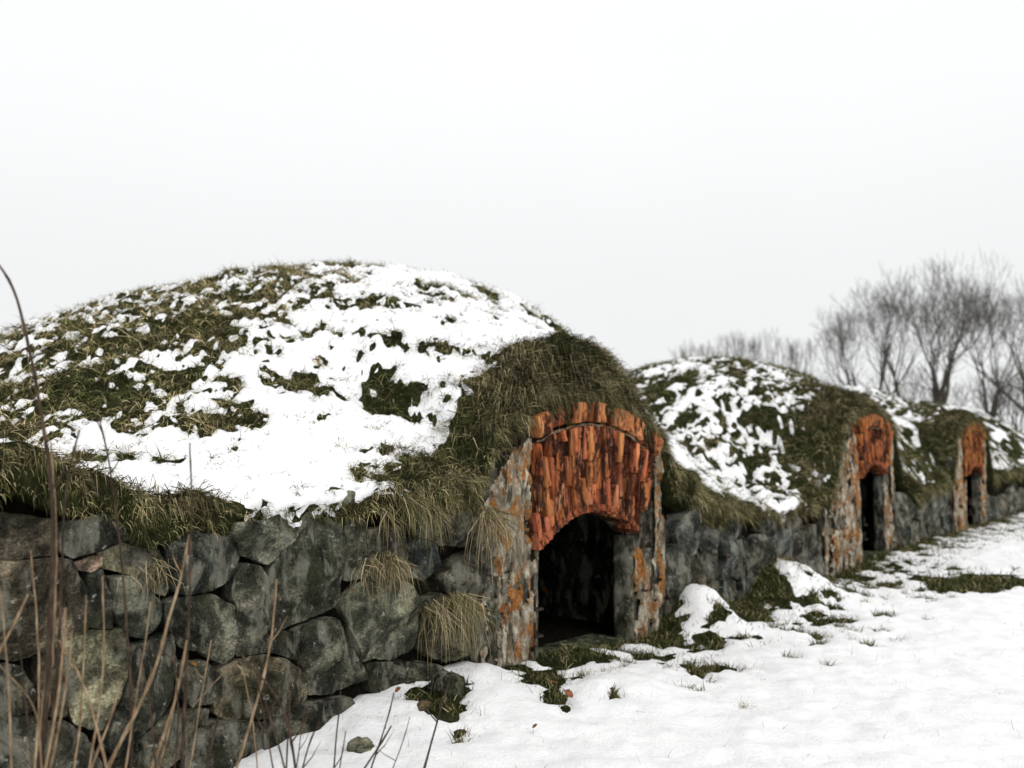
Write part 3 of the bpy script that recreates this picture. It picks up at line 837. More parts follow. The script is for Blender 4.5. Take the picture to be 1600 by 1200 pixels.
for me in BRICKS: me.materials.append(MAT['brick'])
WALL_ROT = Matrix(((EU[0], EV[0], 0), (EU[1], EV[1], 0), (0, 0, 1))).to_4x4()
def block(name, me, u, v, z, su, sv, sz, ang, parent, color):
    o = bpy.data.objects.new(name, me); COL.objects.link(o)
    p = W(u, v, z)
    M = Matrix.Translation(Vector(p)) @ WALL_ROT @ Matrix.Rotation(ang, 4, 'Y') @ Matrix.Diagonal((su, sv, sz, 1))
    o.parent = parent
    o.matrix_parent_inverse = Matrix.Translation(-Vector(parent.location))
    o.matrix_basis = M
    o.color = (*color, 1)
    return o
def tube_mesh(paths, sides=5):
    V, F = [], []
    for pts, rad in paths:
        pts = [Vector(p) for p in pts]; base = len(V)
        up = Vector((0.31, 0.2, 0.93)); 
        for k, p in enumerate(pts):
            t = (pts[min(k + 1, len(pts) - 1)] - pts[max(k - 1, 0)]).normalized()
            a = t.cross(Vector((1, 0.13, 0.07)) if abs(t.x) < 0.9 else Vector((0, 1, 0))).normalized(); b = t.cross(a)
            for s in range(sides):
                an = 2 * math.pi * s / sides
                V.append(p + (a * math.cos(an) + b * math.sin(an)) * rad[k])
        for k in range(len(pts) - 1):
            for s in range(sides):
                q = base + k * sides; w = (s + 1) % sides
                F.append((q + s, q + w, q + sides + w, q + sides + s))
    return np.array([tuple(v) for v in V]), np.array(F)

def portal(p, idx, label, tint):
    fwl, fwr = ((1.36, 1.24), (1.85, 1.0), (1.45, 1.1))[idx]; 
    uc, dz = p['u'], p['h']
    rs = random.Random(100 + idx)
    root = empty('bunker_entrance', W(uc, 0, dz)); tag(root, label, 'entrance', 'vaulted entrances along the wall')
    half, spring, rise = (0.69, 0.94, 0.25) if idx == 0 else ((0.50, 1.14, 0.17) if idx == 1 else (0.52, 1.02, 0.17))
    liml, limr = ((0.73, 1.0), (0.53, 0.80), (0.72, 0.80))[idx]
    R = (half ** 2 + rise ** 2) / (2 * rise)
    zc = spring + rise - R + dz                           # centre of the arch
    arch = lambda d: zc + np.sqrt(np.maximum(R * R - d * d, 0))
    crown = zc + R
    topz = 2.10 + dz * 0.5
    top = lambda d: topz - 0.20 * ((np.asarray(d) - 0.12) / 0.9) ** 2 - 0.2 * smooth(0.95, 1.4, np.abs(d))
    top = (lambda f: lambda d: np.minimum(np.maximum(f(d), 1.30 + dz), edge_z(uc + np.asarray(d)) + 0.03))(top)
    # masonry core with the opening and its reveals
    TH0, TH1 = 0.015, (0.14, 0.09, 0.09)[idx]
    us = np.unique(np.concatenate((np.linspace(-fwl, -half, 7), np.linspace(-half, half, 21), np.linspace(half, fwr, 7))).round(5))
    V, F = [], []
    def quad(pts):
        b = len(V); V.extend(pts); F.append((b, b + 1, b + 2, b + 3))
    for a, b in zip(us[:-1], us[1:]):
        mid = (a + b) / 2
        inside = abs(mid) < half
        za, zb = (float(arch(a)), float(arch(b))) if inside else (dz - 0.3, dz - 0.3)
        ta, tb = float(top(a)), float(top(b))
        for v in (TH0, TH1): quad([(a, v, za), (b, v, zb), (b, v, tb), (a, v, ta)])
        quad([(a, TH0, ta), (b, TH0, tb), (b, TH1, tb), (a, TH1, ta)])
        if inside: quad([(a, TH0, za), (b, TH0, zb), (b, TH1, zb), (a, TH1, za)])
    for s in (-1, 1):
        d = s * half; quad([(d, TH0, dz - 0.3), (d, TH1, dz - 0.3), (d, TH1, float(arch(d))), (d, TH0, float(arch(d)))])
    V = np.array(V); mesh_np('core_masonry', W(V[:, 0] + uc, V[:, 1], V[:, 2]), np.array(F), MAT['stone'], root, False).color = (0.5, 0.42, 0.36, 1)
    # dark chamber behind
    cw, ct, cd = 1.25, 1.42 + dz, 3.2
    a = np.linspace(0, 1, 24); prof = [(-cw, dz - 0.3), (-cw, 0.9 + dz)] + [(-cw * math.cos(math.pi * t), 0.9 + dz + (ct - 0.9 - dz) * math.sin(math.pi * t)) for t in np.linspace(0.08, 0.92, 11)] + [(cw, 0.9 + dz), (cw, dz - 0.3)]
    vs = np.linspace(TH1, cd, 7)
    Pp = np.array(prof); Ug = np.tile(Pp[:, 0], (7, 1)) + uc; Zg = np.tile(Pp[:, 1], (7, 1)); Vg = np.tile(vs[:, None], (1, len(Pp)))
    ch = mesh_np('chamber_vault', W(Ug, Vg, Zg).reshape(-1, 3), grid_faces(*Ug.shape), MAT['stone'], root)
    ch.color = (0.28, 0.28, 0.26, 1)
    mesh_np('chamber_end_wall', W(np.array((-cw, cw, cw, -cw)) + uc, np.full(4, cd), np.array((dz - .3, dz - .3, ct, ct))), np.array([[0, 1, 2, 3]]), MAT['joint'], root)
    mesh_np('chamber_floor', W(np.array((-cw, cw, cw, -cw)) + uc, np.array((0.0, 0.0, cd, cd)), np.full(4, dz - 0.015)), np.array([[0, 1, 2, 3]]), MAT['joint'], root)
    # brick arch: three rings of soldiers, then a course of blocks
    span = topz - 0.20 - crown; ring_h = span / 3
    bw_ = 0.052
    for k in range(int(-liml / bw_) - 1, int(limr / bw_) + 1):
        u = (k + 0.5) * bw_ + rs.uniform(-0.004, 0.004)
        if not -liml < u < limr: continue
        lo = float(arch(max(-half, min(half, u)))) - 0.012 + (0.9 * max(0.0, u - half) + rs.uniform(0, 0.10) * (u > half))
        hi = zc + math.sqrt((R + span) ** 2 - u * u)
        z_ = lo; run = rs.random() < 0.16
        while z_ < hi - 0.05:
            ln = min(rs.uniform(0.17, 0.34), hi - z_)
            if hi - z_ - ln < 0.09: ln = hi - z_
            z = z_ + ln / 2; z_ += ln
            an = 0.35 * u / R * (1 - 0.5 * (z - lo) / (hi - lo)) + rs.uniform(-0.02, 0.02)
            dep = -0.035 + rs.uniform(-0.010, 0.010)
            c = rs.choice((0.62, 0.85, 1.0, 1.0, 1.15)) * rs.uniform(0.85, 1.15); col = (c * rs.uniform(0.92, 1.08), c * rs.uniform(0.88, 1.12), c * rs.uniform(0.8, 1.3))
            if run or rs.random() < 0.26: dep += rs.uniform(0.025, 0.06); col = (0.20, 0.16, 0.15); run = rs.random() < 0.45
            block('brick', rs.choice(BRICKS), uc + u, dep, z, bw_ * 0.96, 0.14, ln * 0.975, an, root, tuple(x * t for x, t in zip(col, tint)))
    # thin ring of bricks on edge round the opening
    rad = R + 0.03; nr = int(2 * math.asin(half / R) * rad / 0.075)
    for k in range(nr):
        an = (k + 0.5 - nr / 2) * 0.075 / rad; c = rs.uniform(0.45, 0.9)
        block('brick', rs.choice(BRICKS), uc + rad * math.sin(an), -0.052 + rs.uniform(-0.008, 0.008), zc + rad * math.cos(an), 0.071, 0.15, 0.055, an, root, (c, c * 0.9, c))
    rad = R + (topz - crown) - 0.085; wd = 0.155
    for k in range(int((liml + limr) / wd) + 1):
        an = (-liml + 0.06 + k * wd) / rad
        u = rad * math.sin(an); z = zc + rad * math.cos(an)
        c = rs.uniform(0.85, 1.25); dep = -0.045 + rs.uniform(-0.02, 0.012); col = (c, c * 1.12, c)
        if rs.random() < 0.25: dep += 0.07; col = (0.3, 0.22, 0.18)
        block('brick', rs.choice(BRICKS), uc + u, dep, z, wd * 0.94, 0.16, 0.165, an, root, tuple(x * t for x, t in zip(col, tint)))
    # thin ledge under the block course
    pts = [(uc + rr_ * 0.01, 0, 0) for rr_ in range(2)]
    rad = R + ring_h * 3 + 0.006
    angs = np.linspace(-liml / rad, limr / rad, 30)
    path = [W(uc + rad * math.sin(t_), -0.085 + rs.uniform(-0.012, 0.012), zc + rad * math.cos(t_) + rs.uniform(-0.008, 0.008)) for t_ in angs]
    V, F = tube_mesh([(path, [rs.uniform(0.006, 0.014) for _ in angs])], 6)
    mesh_np('mortar_ledge', V, F, MAT['plaster'], root).color = (0.55, 0.5, 0.45, 1)
    # flanks: upright slabs of stone with scabs of lime render
    for s in (-1, 1):
        z = dz - 0.1
        x0, x1 = (half, fwl if s < 0 else fwr); lim = liml if s < 0 else limr; fw = x1
        ladder = [(0.0, 0.42), (0.42, 0.86), (0.86, 1.30), (1.30, 1.68)]
        for kk, (za, zb) in enumerate(ladder):
            nq = max(2, int((x1 - x0) / 0.33)); xs = [x0 + 0.012] + [x0 + (x1 - x0) * (q_ + rs.uniform(-0.2, 0.2)) / nq for q_ in range(1, nq)] + [x1]
            for xa, xb in zip(xs[:-1], xs[1:]):
                ra, rb = xa, xb
                if kk >= 2: ra = max(xa, min(lim + 0.02, xb - 0.08))
                if rb - ra < 0.1: continue
                zt = min(zb, (float(top(s * (ra + rb) / 2)) - dz + 0.12) / 1.06 - 0.04)
                if zt - za < 0.1: continue
                j = lambda: rs.uniform(-0.018, 0.018)
                poly = [(ra + j(), za + j()), ((ra + rb) / 2, za + j()), (rb + j(), za + j()), (rb + j(), (za + zt) / 2), (rb + j(), zt + j()), ((ra + rb) / 2 + j(), zt + j()), (ra + j(), zt + j()), (ra + j(), (za + zt) / 2)]
                poly = [(uc + s * q[0], dz - 0.12 + q[1] * 1.06) for q in poly]
                if s < 0: poly = poly[::-1]
                g = rs.uniform(0.8, 1.3)
                stone(poly, root, (g * 1.05, g, g * 0.92), n=36, proud=0.04, rough=0.6, back=0.03, v0=0.0)
        # render
        Ug, Zg = np.meshgrid(np.arange(half + 0.004, fw - 0.02, 0.016), np.arange(dz - 0.1, topz - 0.02, 0.016))
        inb = (Ug < lim + 0.015) & (Zg > zc + np.sqrt(np.maximum(R * R - np.minimum(Ug, R * 0.99) ** 2, 0)) - 0.04)
        n_ = fbm(Ug * 7 * s + 3 * idx, Zg * 2.4, 7.7 + s, 5, 0.6)
        hgt = Zg - dz
        band = np.exp(-((Ug - (half + 0.14)) / 0.26) ** 2)
        T = 0.06 + 1.15 * n_ + 0.30 * band - 0.25 * smooth(0.35, 0.0, hgt) + 0.12 * smooth(0.4, 0.9, hgt) - 1.6 * (Zg > np.asarray(top(s * Ug)) - 0.10)
        T = np.where(inb, -1, T)
        dep = -0.034 - 0.034 * np.tanh(T * 3.2) - 0.010 * fbm(Ug * 16, Zg * 10, 2.0 + s, 4, 0.6)
        F = grid_faces(*Ug.shape); keep = T.ravel()[F].min(1) > -0.22
        pl = mesh_np('lime_render', W(uc + s * Ug, dep, Zg).reshape(-1, 3), F[keep], MAT['plaster'], root)
        pl.color = (1, 1, 1, 1)
        # jamb slab lining the reveal
        if True:
            zt = float(arch(half)) - 0.01
            j = [(-0.02, dz - 0.1), (0.09, dz - 0.1), (0.20, dz - 0.1), (0.30, dz - 0.1), (0.36, dz - 0.1)]
            Vg, Zg2 = np.meshgrid(np.linspace(-0.05, TH1 - 0.005, 10), np.linspace(dz - 0.1, zt, 30))
            Ud = half - 0.028 - 0.014 * fbm(Vg * 8, Zg2 * 4, 5 + s + idx, 3) + 0.022 * smooth(-0.0, -0.05, Vg)
            jo = mesh_np('jamb', W(uc + s * Ud, Vg, Zg2).reshape(-1, 3), grid_faces(*Vg.shape), MAT['stone'], root)
            md = jo.modifiers.new('thickness', 'SOLIDIFY'); md.thickness = 0.03; md.offset = 0
            jo.color = (1.3, 1.27, 1.1, 1) if idx == 0 else (0.5, 0.5, 0.5, 1)
        # iron gate pintles
        for zz in ((0.50, 0.30) if s < 0 else (0.45,)):
            a = W(uc + s * (half + 0.05), -0.10, dz + zz); b = W(uc + s * (half + 0.05), -0.15, dz + zz); c_ = W(uc + s * (half + 0.14), -0.15, dz + zz); d_ = W(uc + s * (half + 0.14), -0.15, dz + zz + 0.11)
            V, F = tube_mesh([([a, b, c_, d_], [0.012] * 4)], 6)
            mesh_np('pintle', V, F, MAT['iron'], jo)
    # threshold
    poly = [(uc - half - 0.03, dz - 0.10), (uc, dz - 0.11), (uc + half + 0.03, dz - 0.10), (uc + half, dz + 0.035), (uc, dz + 0.045), (uc - half, dz + 0.03)]
    t_ = stone(poly, root, (0.8, 0.95, 0.6), n=36, proud=0.10, rough=0.6, name='threshold', back=0.35)
    return root
portal(PORTALS[0], 0, 'nearest bunker entrance, orange brick arch over a wide black opening', (1.0, 1.0, 1.0))
portal(PORTALS[1], 1, 'middle bunker entrance with narrow dark doorway under an orange brick gable', (0.85, 0.80, 0.68))
portal(PORTALS[2], 2, 'farthest bunker entrance, small and rusty orange, near the right edge', (0.80, 0.86, 0.55))

# ------------------------------------------------------------------ dead tufts hanging on the wall
def hang_tuft(px, py, wpx, hpx, n, label, cols):
    u0, z0 = on_wall(px, py, -0.06); d = 6.5
    n = int(n * 0.6); cl = RNG.normal(size=7) * wpx / FPX * d * 0.5; us = u0 + cl[RNG.integers(0, 7, n)] + RNG.normal(size=n) * 0.025; zs = z0 + RNG.normal(size=n) * 0.02 - np.abs(us - u0) * 0.25
    v = -0.05 - RNG.uniform(0, 0.08, n)
    dd = W(RNG.normal(size=n) * 0.7, -0.55 + 0 * us, 0) - W(0, 0, 0); dd[:, 2] = RNG.uniform(-0.5, 0.3, n)
    L = hpx / FPX * d * RNG.uniform(0.25, 1.2, n)
    o = blades('grass_tuft', W(us, v, zs), dd, L, RNG.uniform(0.0012, 0.0024, n), RNG.uniform(1.2, 3, n), palette(n, *cols))
    # the thing stands where it is rooted
    tag(o, label, 'grass', 'dead grass tufts rooted in the wall')
hang_tuft(592, 868, 34, 62, 520, 'tan dead grass tuft hanging in the wall beside the pale square boulder', (0.3, 2, 3))
hang_tuft(700, 930, 60, 80, 800, 'wide bushy dead grass tuft low on the wall, left of the nearest entrance', (0.5, 3, 2))
hang_tuft(752, 795, 36, 95, 600, 'long straw coloured tuft trailing beside the left flank of the nearest entrance', (0.2, 2, 3))
hang_tuft(228, 880, 26, 40, 120, 'few thin straw blades growing on a stone behind the tall stalks', (0.2, 2, 3))
hang_tuft(640, 780, 60, 60, 900, 'brown tuft on top of the wall above the small round stone', (1, 4, 1))

# ------------------------------------------------------------------ loose stones, leaves on the snow
def boulder(px, py, r, label, tint, squash=0.6, name='rock'):
    x, y = on_snow(px, py); z = float(ground_z(x, y))
    th, ph = np.meshgrid(np.linspace(0, 2 * math.pi, 22, endpoint=False), np.linspace(0.001, math.pi - 0.001, 12))
    d = np.stack((np.sin(ph) * np.cos(th), np.sin(ph) * np.sin(th), np.cos(ph)), -1)
    k = r * (1 + 0.35 * fbm(d[..., 0] * 1.6 + px, d[..., 1] * 1.6, d[..., 2] * 1.6, 4))
    P_ = d * k[..., None]; P_[..., 2] *= squash
    V = P_.reshape(-1, 3) + np.array((x, y, z + r * squash * 0.25))
    i = np.arange(22 * 12).reshape(12, 22); j = np.roll(i, -1, 1)
    o = mesh_np(name, V, np.stack((i[:-1], j[:-1], j[1:], i[1:]), -1).reshape(-1, 4), MAT['stone'])
    o.color = (*tint, 1); tag(o, label, 'rock')
boulder(565, 1165, 0.085, 'flat grey stone sticking out of the snow in front of the wall', (1.6, 1.6, 1.3))
boulder(700, 1072, 0.12, 'dark mossy rock capped with snow left of the nearest entrance', (0.6, 0.65, 0.5), 0.75)
boulder(665, 1098, 0.06, 'small brown stone by the mossy rock', (1.2, 0.9, 0.6))
def leaf(px, py, r, label):
    x, y = on_snow(px, py); z = float(ground_z(x, y)) + 0.085
    a = RNG.uniform(0, 6.28); V = []
    for t_, w_ in ((-1, 0.02), (-0.6, 0.35), (-0.1, 0.5), (0.4, 0.36), (0.8, 0.14), (1.1, 0.01)):
        for s in (-1, 0, 1):
            V.append((x + r * (t_ * math.cos(a) - s * w_ * math.sin(a)), y + r * (t_ * math.sin(a) + s * w_ * math.cos(a)), z + r * (0.5 * abs(s) * w_ + 0.25 * t_ + 0.15 * math.sin(4 * t_))))
    o = mesh_np('dead_leaf', V, grid_faces(6, 3), MAT['leaf'])
    md = o.modifiers.new('thickness', 'SOLIDIFY'); md.thickness = 0.002
    tag(o, label, 'leaf')
leaf(888, 1098, 0.055, 'curled russet leaf on the snow before the nearest entrance')
leaf(866, 1080, 0.04, 'brown leaf among the weeds before the nearest entrance')
leaf(378, 1130, 0.03, 'small brown leaf on the snow under the forked dark stalk')
leaf(836, 1150, 0.025, 'tiny dark leaf alone on the snow at the bottom centre')
leaf(622, 1092, 0.035, 'brown leaf near the foot of the wall beside the small brown stone')

# ------------------------------------------------------------------ dry stalks in front of the wall
def stalk(path, d0, d1, r0, r1, mat, label, cat='stalk', twigs=(), lean=0.0, name='dry_stalk'):
    """path: points seen from the path, tip first; d0 distance at the tip, d1 at the root"""
    pts = [at(px, py, d0 + (d1 - d0) * k / (len(path) - 1)) for k, (px, py) in enumerate(path)]
    # go on down to the ground
    a, b = pts[-2], pts[-1]; g = (b - a) / max(np.linalg.norm(b - a), 1e-6)
    if b[2] > 0.05:
        foot = b + g * (b[2] / max(-g[2], 0.3)); foot[2] = float(ground_z(foot[0], foot[1])) + 0.0
        pts.append((b + foot) / 2); pts.append(foot)
    # smooth
    P_ = np.array(pts); s = np.concatenate(([0], np.cumsum(np.linalg.norm(np.diff(P_, axis=0), axis=1))))
    m = max(10, int(s[-1] / 0.035)); t_ = np.linspace(0, s[-1], m)
    Q = np.stack([np.interp(t_, s, P_[:, k]) for k in range(3)], 1)
    for _ in range(4): Q[1:-1] = (Q[:-2] + 2 * Q[1:-1] + Q[2:]) / 4
    jit = 0.0025
    Q[:, 0] += jit * fbm(t_ * 7, path[0][0] * 0.37, 0, 2); Q[:, 1] += jit * fbm(t_ * 7, path[0][0] * 0.37 + 9, 0, 2)
    rad = r0 + (r1 - r0) * (t_ / t_[-1]) ** 0.8
    node = np.abs(((t_ / 0.16 + path[0][0]) % 1) - 0.5) < 0.08
    rad = rad * (1 + 0.35 * node) * (1 + 0.12 * fbm(t_ * 20, path[0][0], 0, 2))
    root = empty(name, tuple(Q[-1]))
    V, F = tube_mesh([(Q, rad)], 8)
    stem = mesh_np('stem', V, F, MAT[mat], root); tag(root, label, cat, 'dry stalks in the foreground')
    rs = random.Random(int(path[0][0] * 3 + path[0][1]))
    for f in twigs:
        k = int(f * (m - 1)); p = Vector(Q[k]); l_ = rs.uniform(0.05, 0.13)
        dr = Vector((rs.choice((-1, 1)) * rs.uniform(0.4, 0.9), rs.uniform(-0.4, 0.4), rs.uniform(0.5, 1.0))).normalized()
        pp = [p, p + dr * l_ * 0.5, p + dr * l_ + Vector((0, 0, 0.2 * l_))]
        V, F = tube_mesh([(pp, [r0 * 0.9 + 0.0006, r0 * 0.7 + 0.0004, 0.0005])], 5)
        mesh_np('twig', V, F, MAT[mat], stem)
    return root
ST = [
    ([(0, 415), (22, 455), (38, 498), (46, 540)], 2.6, 2.62, 0.0022, 0.0032, None, None, ()),
]
stalk([(-6, 408), (10, 425), (24, 458), (38, 500), (48, 560), (60, 620), (72, 690), (82, 770), (84, 860), (79, 980), (73, 1100), (62, 1205)], 2.9, 3.0, 0.0036, 0.0120, 'dark', 'tallest stalk, thick and arching over at its tip by the left edge', twigs=(0.22, 0.34))
stalk([(80, 690), (85, 790), (86, 900), (80, 1000), (72, 1100), (60, 1205)], 2.96, 3.05, 0.0023, 0.0180, 'tan', 'thick tan stem wrapped round the foot of the tallest stalk')
stalk([(124, 672), (108, 730), (99, 800), (97, 900), (92, 1010), (84, 1110), (74, 1205)], 3.05, 3.15, 0.0028, 0.0066, 'dark', 'thin dark stalk just right of the tallest one', twigs=(0.1, 0.3))
stalk([(154, 648), (168, 705), (180, 790), (190, 870), (196, 950), (200, 1010), (206, 1100), (205, 1205)], 3.2, 3.4, 0.0025, 0.0068, 'dark', 'brown stalk with bare tip standing in front of the small pink stone', twigs=(0.04, 0.12, 0.3))
stalk([(297, 692), (300, 780), (297, 900), (293, 1020), (288, 1110), (285, 1205)], 3.2, 3.4, 0.0022, 0.0083, 'dark', 'straight brown stalk crossing the dark rounded boulder', twigs=(0.15, 0.28))
stalk([(296, 835), (286, 890), (266, 960), (246, 1035), (215, 1110), (172, 1190), (165, 1205)], 3.3, 3.3, 0.0037, 0.0086, 'tan', 'pale tan stalk bending down to the left from the straight brown one', twigs=(0.1,))
stalk([(292, 1000), (285, 1045), (270, 1110), (248, 1170), (236, 1205)], 3.3, 3.4, 0.0042, 0.0077, 'tan', 'short pale stalk fanning up beside the straight brown one')
stalk([(277, 1060), (272, 1110), (262, 1150), (246, 1205)], 3.35, 3.4, 0.0032, 0.0054, 'tan', 'shortest pale stalk at the foot of the straight brown one')
stalk([(432, 905), (426, 985), (416, 1045), (396, 1115), (368, 1205)], 3.5, 3.6, 0.0036, 0.0063, 'tan', 'tan stalk in front of the big square boulder', twigs=(0.2,))
stalk([(375, 1020), (398, 1048), (428, 1078), (450, 1122), (462, 1205)], 3.3, 3.4, 0.0032, 0.0057, 'dark', 'dark forked stalk bending over to the left', twigs=(0.05, 0.4))
stalk([(300, 1105), (330, 1072), (352, 1048), (376, 1024), (382, 1060), (395, 1120), (402, 1205)], 3.35, 3.4, 0.0012, 0.0031, 'tan', 'thin pale stalk broken over at the forked dark stalk')
stalk([(412, 1085), (422, 1125), (436, 1170), (446, 1205)], 3.3, 3.3, 0.0028, 0.0046, 'dark', 'dark stalk leaning left in front of the low brown boulder')
stalk([(452, 1078), (452, 1130), (447, 1205)], 3.4, 3.4, 0.0028, 0.0044, 'dark', 'short upright dark stalk right of the leaning one')
stalk([(500, 1126), (486, 1150), (477, 1180), (472, 1205)], 3.5, 3.5, 0.0025, 0.0044, 'dark', 'short twig with bent tip over the snow left of the flat grey stone', twigs=(0.3,))
stalk([(532, 1080), (528, 1130), (521, 1205)], 3.6, 3.6, 0.0022, 0.0046, 'dark', 'thin straight twig standing before the foot of the wall', twigs=(0.4,))
stalk([(540, 1142), (536, 1170), (530, 1205)], 3.6, 3.6, 0.0018, 0.0031, 'dark', 'very short twig left of the flat grey stone')
stalk([(616, 1082), (606, 1125), (593, 1160), (578, 1205)], 3.7, 3.7, 0.0022, 0.0050, 'dark', 'dark twig right of the flat grey stone, leaning right', twigs=(0.35,))
stalk([(612, 1134), (598, 1158), (582, 1182), (566, 1205)], 3.6, 3.6, 0.0032, 0.0051, 'dark', 'lower crooked twig crossing the flat grey stone')
stalk([(706, 1048), (694, 1088), (680, 1140), (662, 1205)], 3.8, 3.8, 0.0030, 0.0057, 'dark', 'reddish dark twig in front of the mossy rock, rightmost of the stalks', twigs=(0.3,))
stalk([(44, 928), (28, 968), (8, 1003), (-12, 1025), (-20, 1205)], 2.9, 2.9, 0.0032, 0.0056, 'tan', 'pale stalk leaning in from the left edge')
stalk([(-4, 900), (4, 960), (10, 1020), (15, 1110), (18, 1205)], 3.0, 3.0, 0.0023, 0.0040, 'tan', 'thin pale stalk closest to the left edge')
stalk([(92, 1000), (112, 1030), (134, 1075), (150, 1130), (168, 1205)], 3.1, 3.1, 0.0034, 0.0056, 'tan', 'tan stalk leaning left across the pale green boulder')
stalk([(134, 930), (132, 1040), (126, 1120), (116, 1205)], 3.1, 3.1, 0.0025, 0.0041, 'tan', 'faint upright straw in front of the pale green boulder')
stalk([(160, 900), (163, 1000), (157, 1100), (138, 1205)], 3.1, 3.1, 0.0023, 0.0040, 'tan', 'slender straw down the middle of the pale green boulder')
stalk([(102, 950), (97, 1050), (84, 1130), (70, 1205)], 3.0, 3.0, 0.0032, 0.0067, 'tan', 'tan shoot bundled right of the thick tan stem')
stalk([(112, 985), (104, 1070), (92, 1140), (76, 1205)], 3.05, 3.05, 0.0027, 0.0063, 'tan', 'outer pale shoot of the bundle at the thick tan stem')
stalk([(186, 1070), (180, 1100), (160, 1160), (140, 1205)], 3.15, 3.15, 0.0032, 0.0058, 'tan', 'pale shoot rising right under the pale green boulder')
stalk([(216, 1006), (226, 1060), (238, 1130), (244, 1205)], 3.3, 3.3, 0.0022, 0.0044, 'dark', 'dark shoot between the pale green boulder and the bending tan stalk')
stalk([(345, 1105), (336, 1140), (322, 1205)], 3.4, 3.4, 0.0025, 0.0051, 'dark', 'short dark shoot over the snow below the low brown boulder')
stalk([(-2, 1038), (18, 1062), (44, 1080), (60, 1110), (66, 1205)], 2.9, 2.95, 0.0012, 0.0027, 'tan', 'thin bent straw at the left edge behind the bundle')

stalk([(30, 1000), (38, 1080), (46, 1150), (50, 1205)], 2.9, 2.9, 0.0016, 0.0034, 'dark', 'thin dark shoot left of the thick bundle by the left edge', twigs=(0.2,))
stalk([(268, 985), (276, 1060), (280, 1130), (272, 1205)], 3.3, 3.3, 0.0015, 0.0036, 'dark', 'fine dark shoot just left of the straight brown stalk', twigs=(0.1, 0.4))
stalk([(402, 1040), (410, 1110), (420, 1165), (428, 1205)], 3.4, 3.4, 0.0018, 0.0040, 'dark', 'dark shoot standing left of the tan stalk foot, under the fork', twigs=(0.3,))
stalk([(478, 1095), (470, 1150), (462, 1205)], 3.5, 3.5, 0.0016, 0.0036, 'dark', 'fine dark twig over the snow right of the short upright stalk', twigs=(0.25,))
stalk([(640, 1120), (630, 1160), (612, 1205)], 3.7, 3.7, 0.0014, 0.0034, 'dark', 'fine twig over the snow between the crooked twig and the rightmost one', twigs=(0.3,))
stalk([(236, 940), (226, 1010), (212, 1090), (196, 1205)], 3.2, 3.2, 0.0018, 0.0044, 'tan', 'thin straw leaning right above the pale green boulder')
stalk([(330, 1000), (318, 1070), (306, 1140), (296, 1205)], 3.35, 3.35, 0.0016, 0.0040, 'tan', 'thin straw right of the straight brown stalk, leaning right', twigs=(0.15,))
stalk([(48, 860), (56, 940), (62, 1040), (60, 1120), (54, 1205)], 2.95, 2.95, 0.0018, 0.0046, 'tan', 'slender straw just left of the tallest stalk')

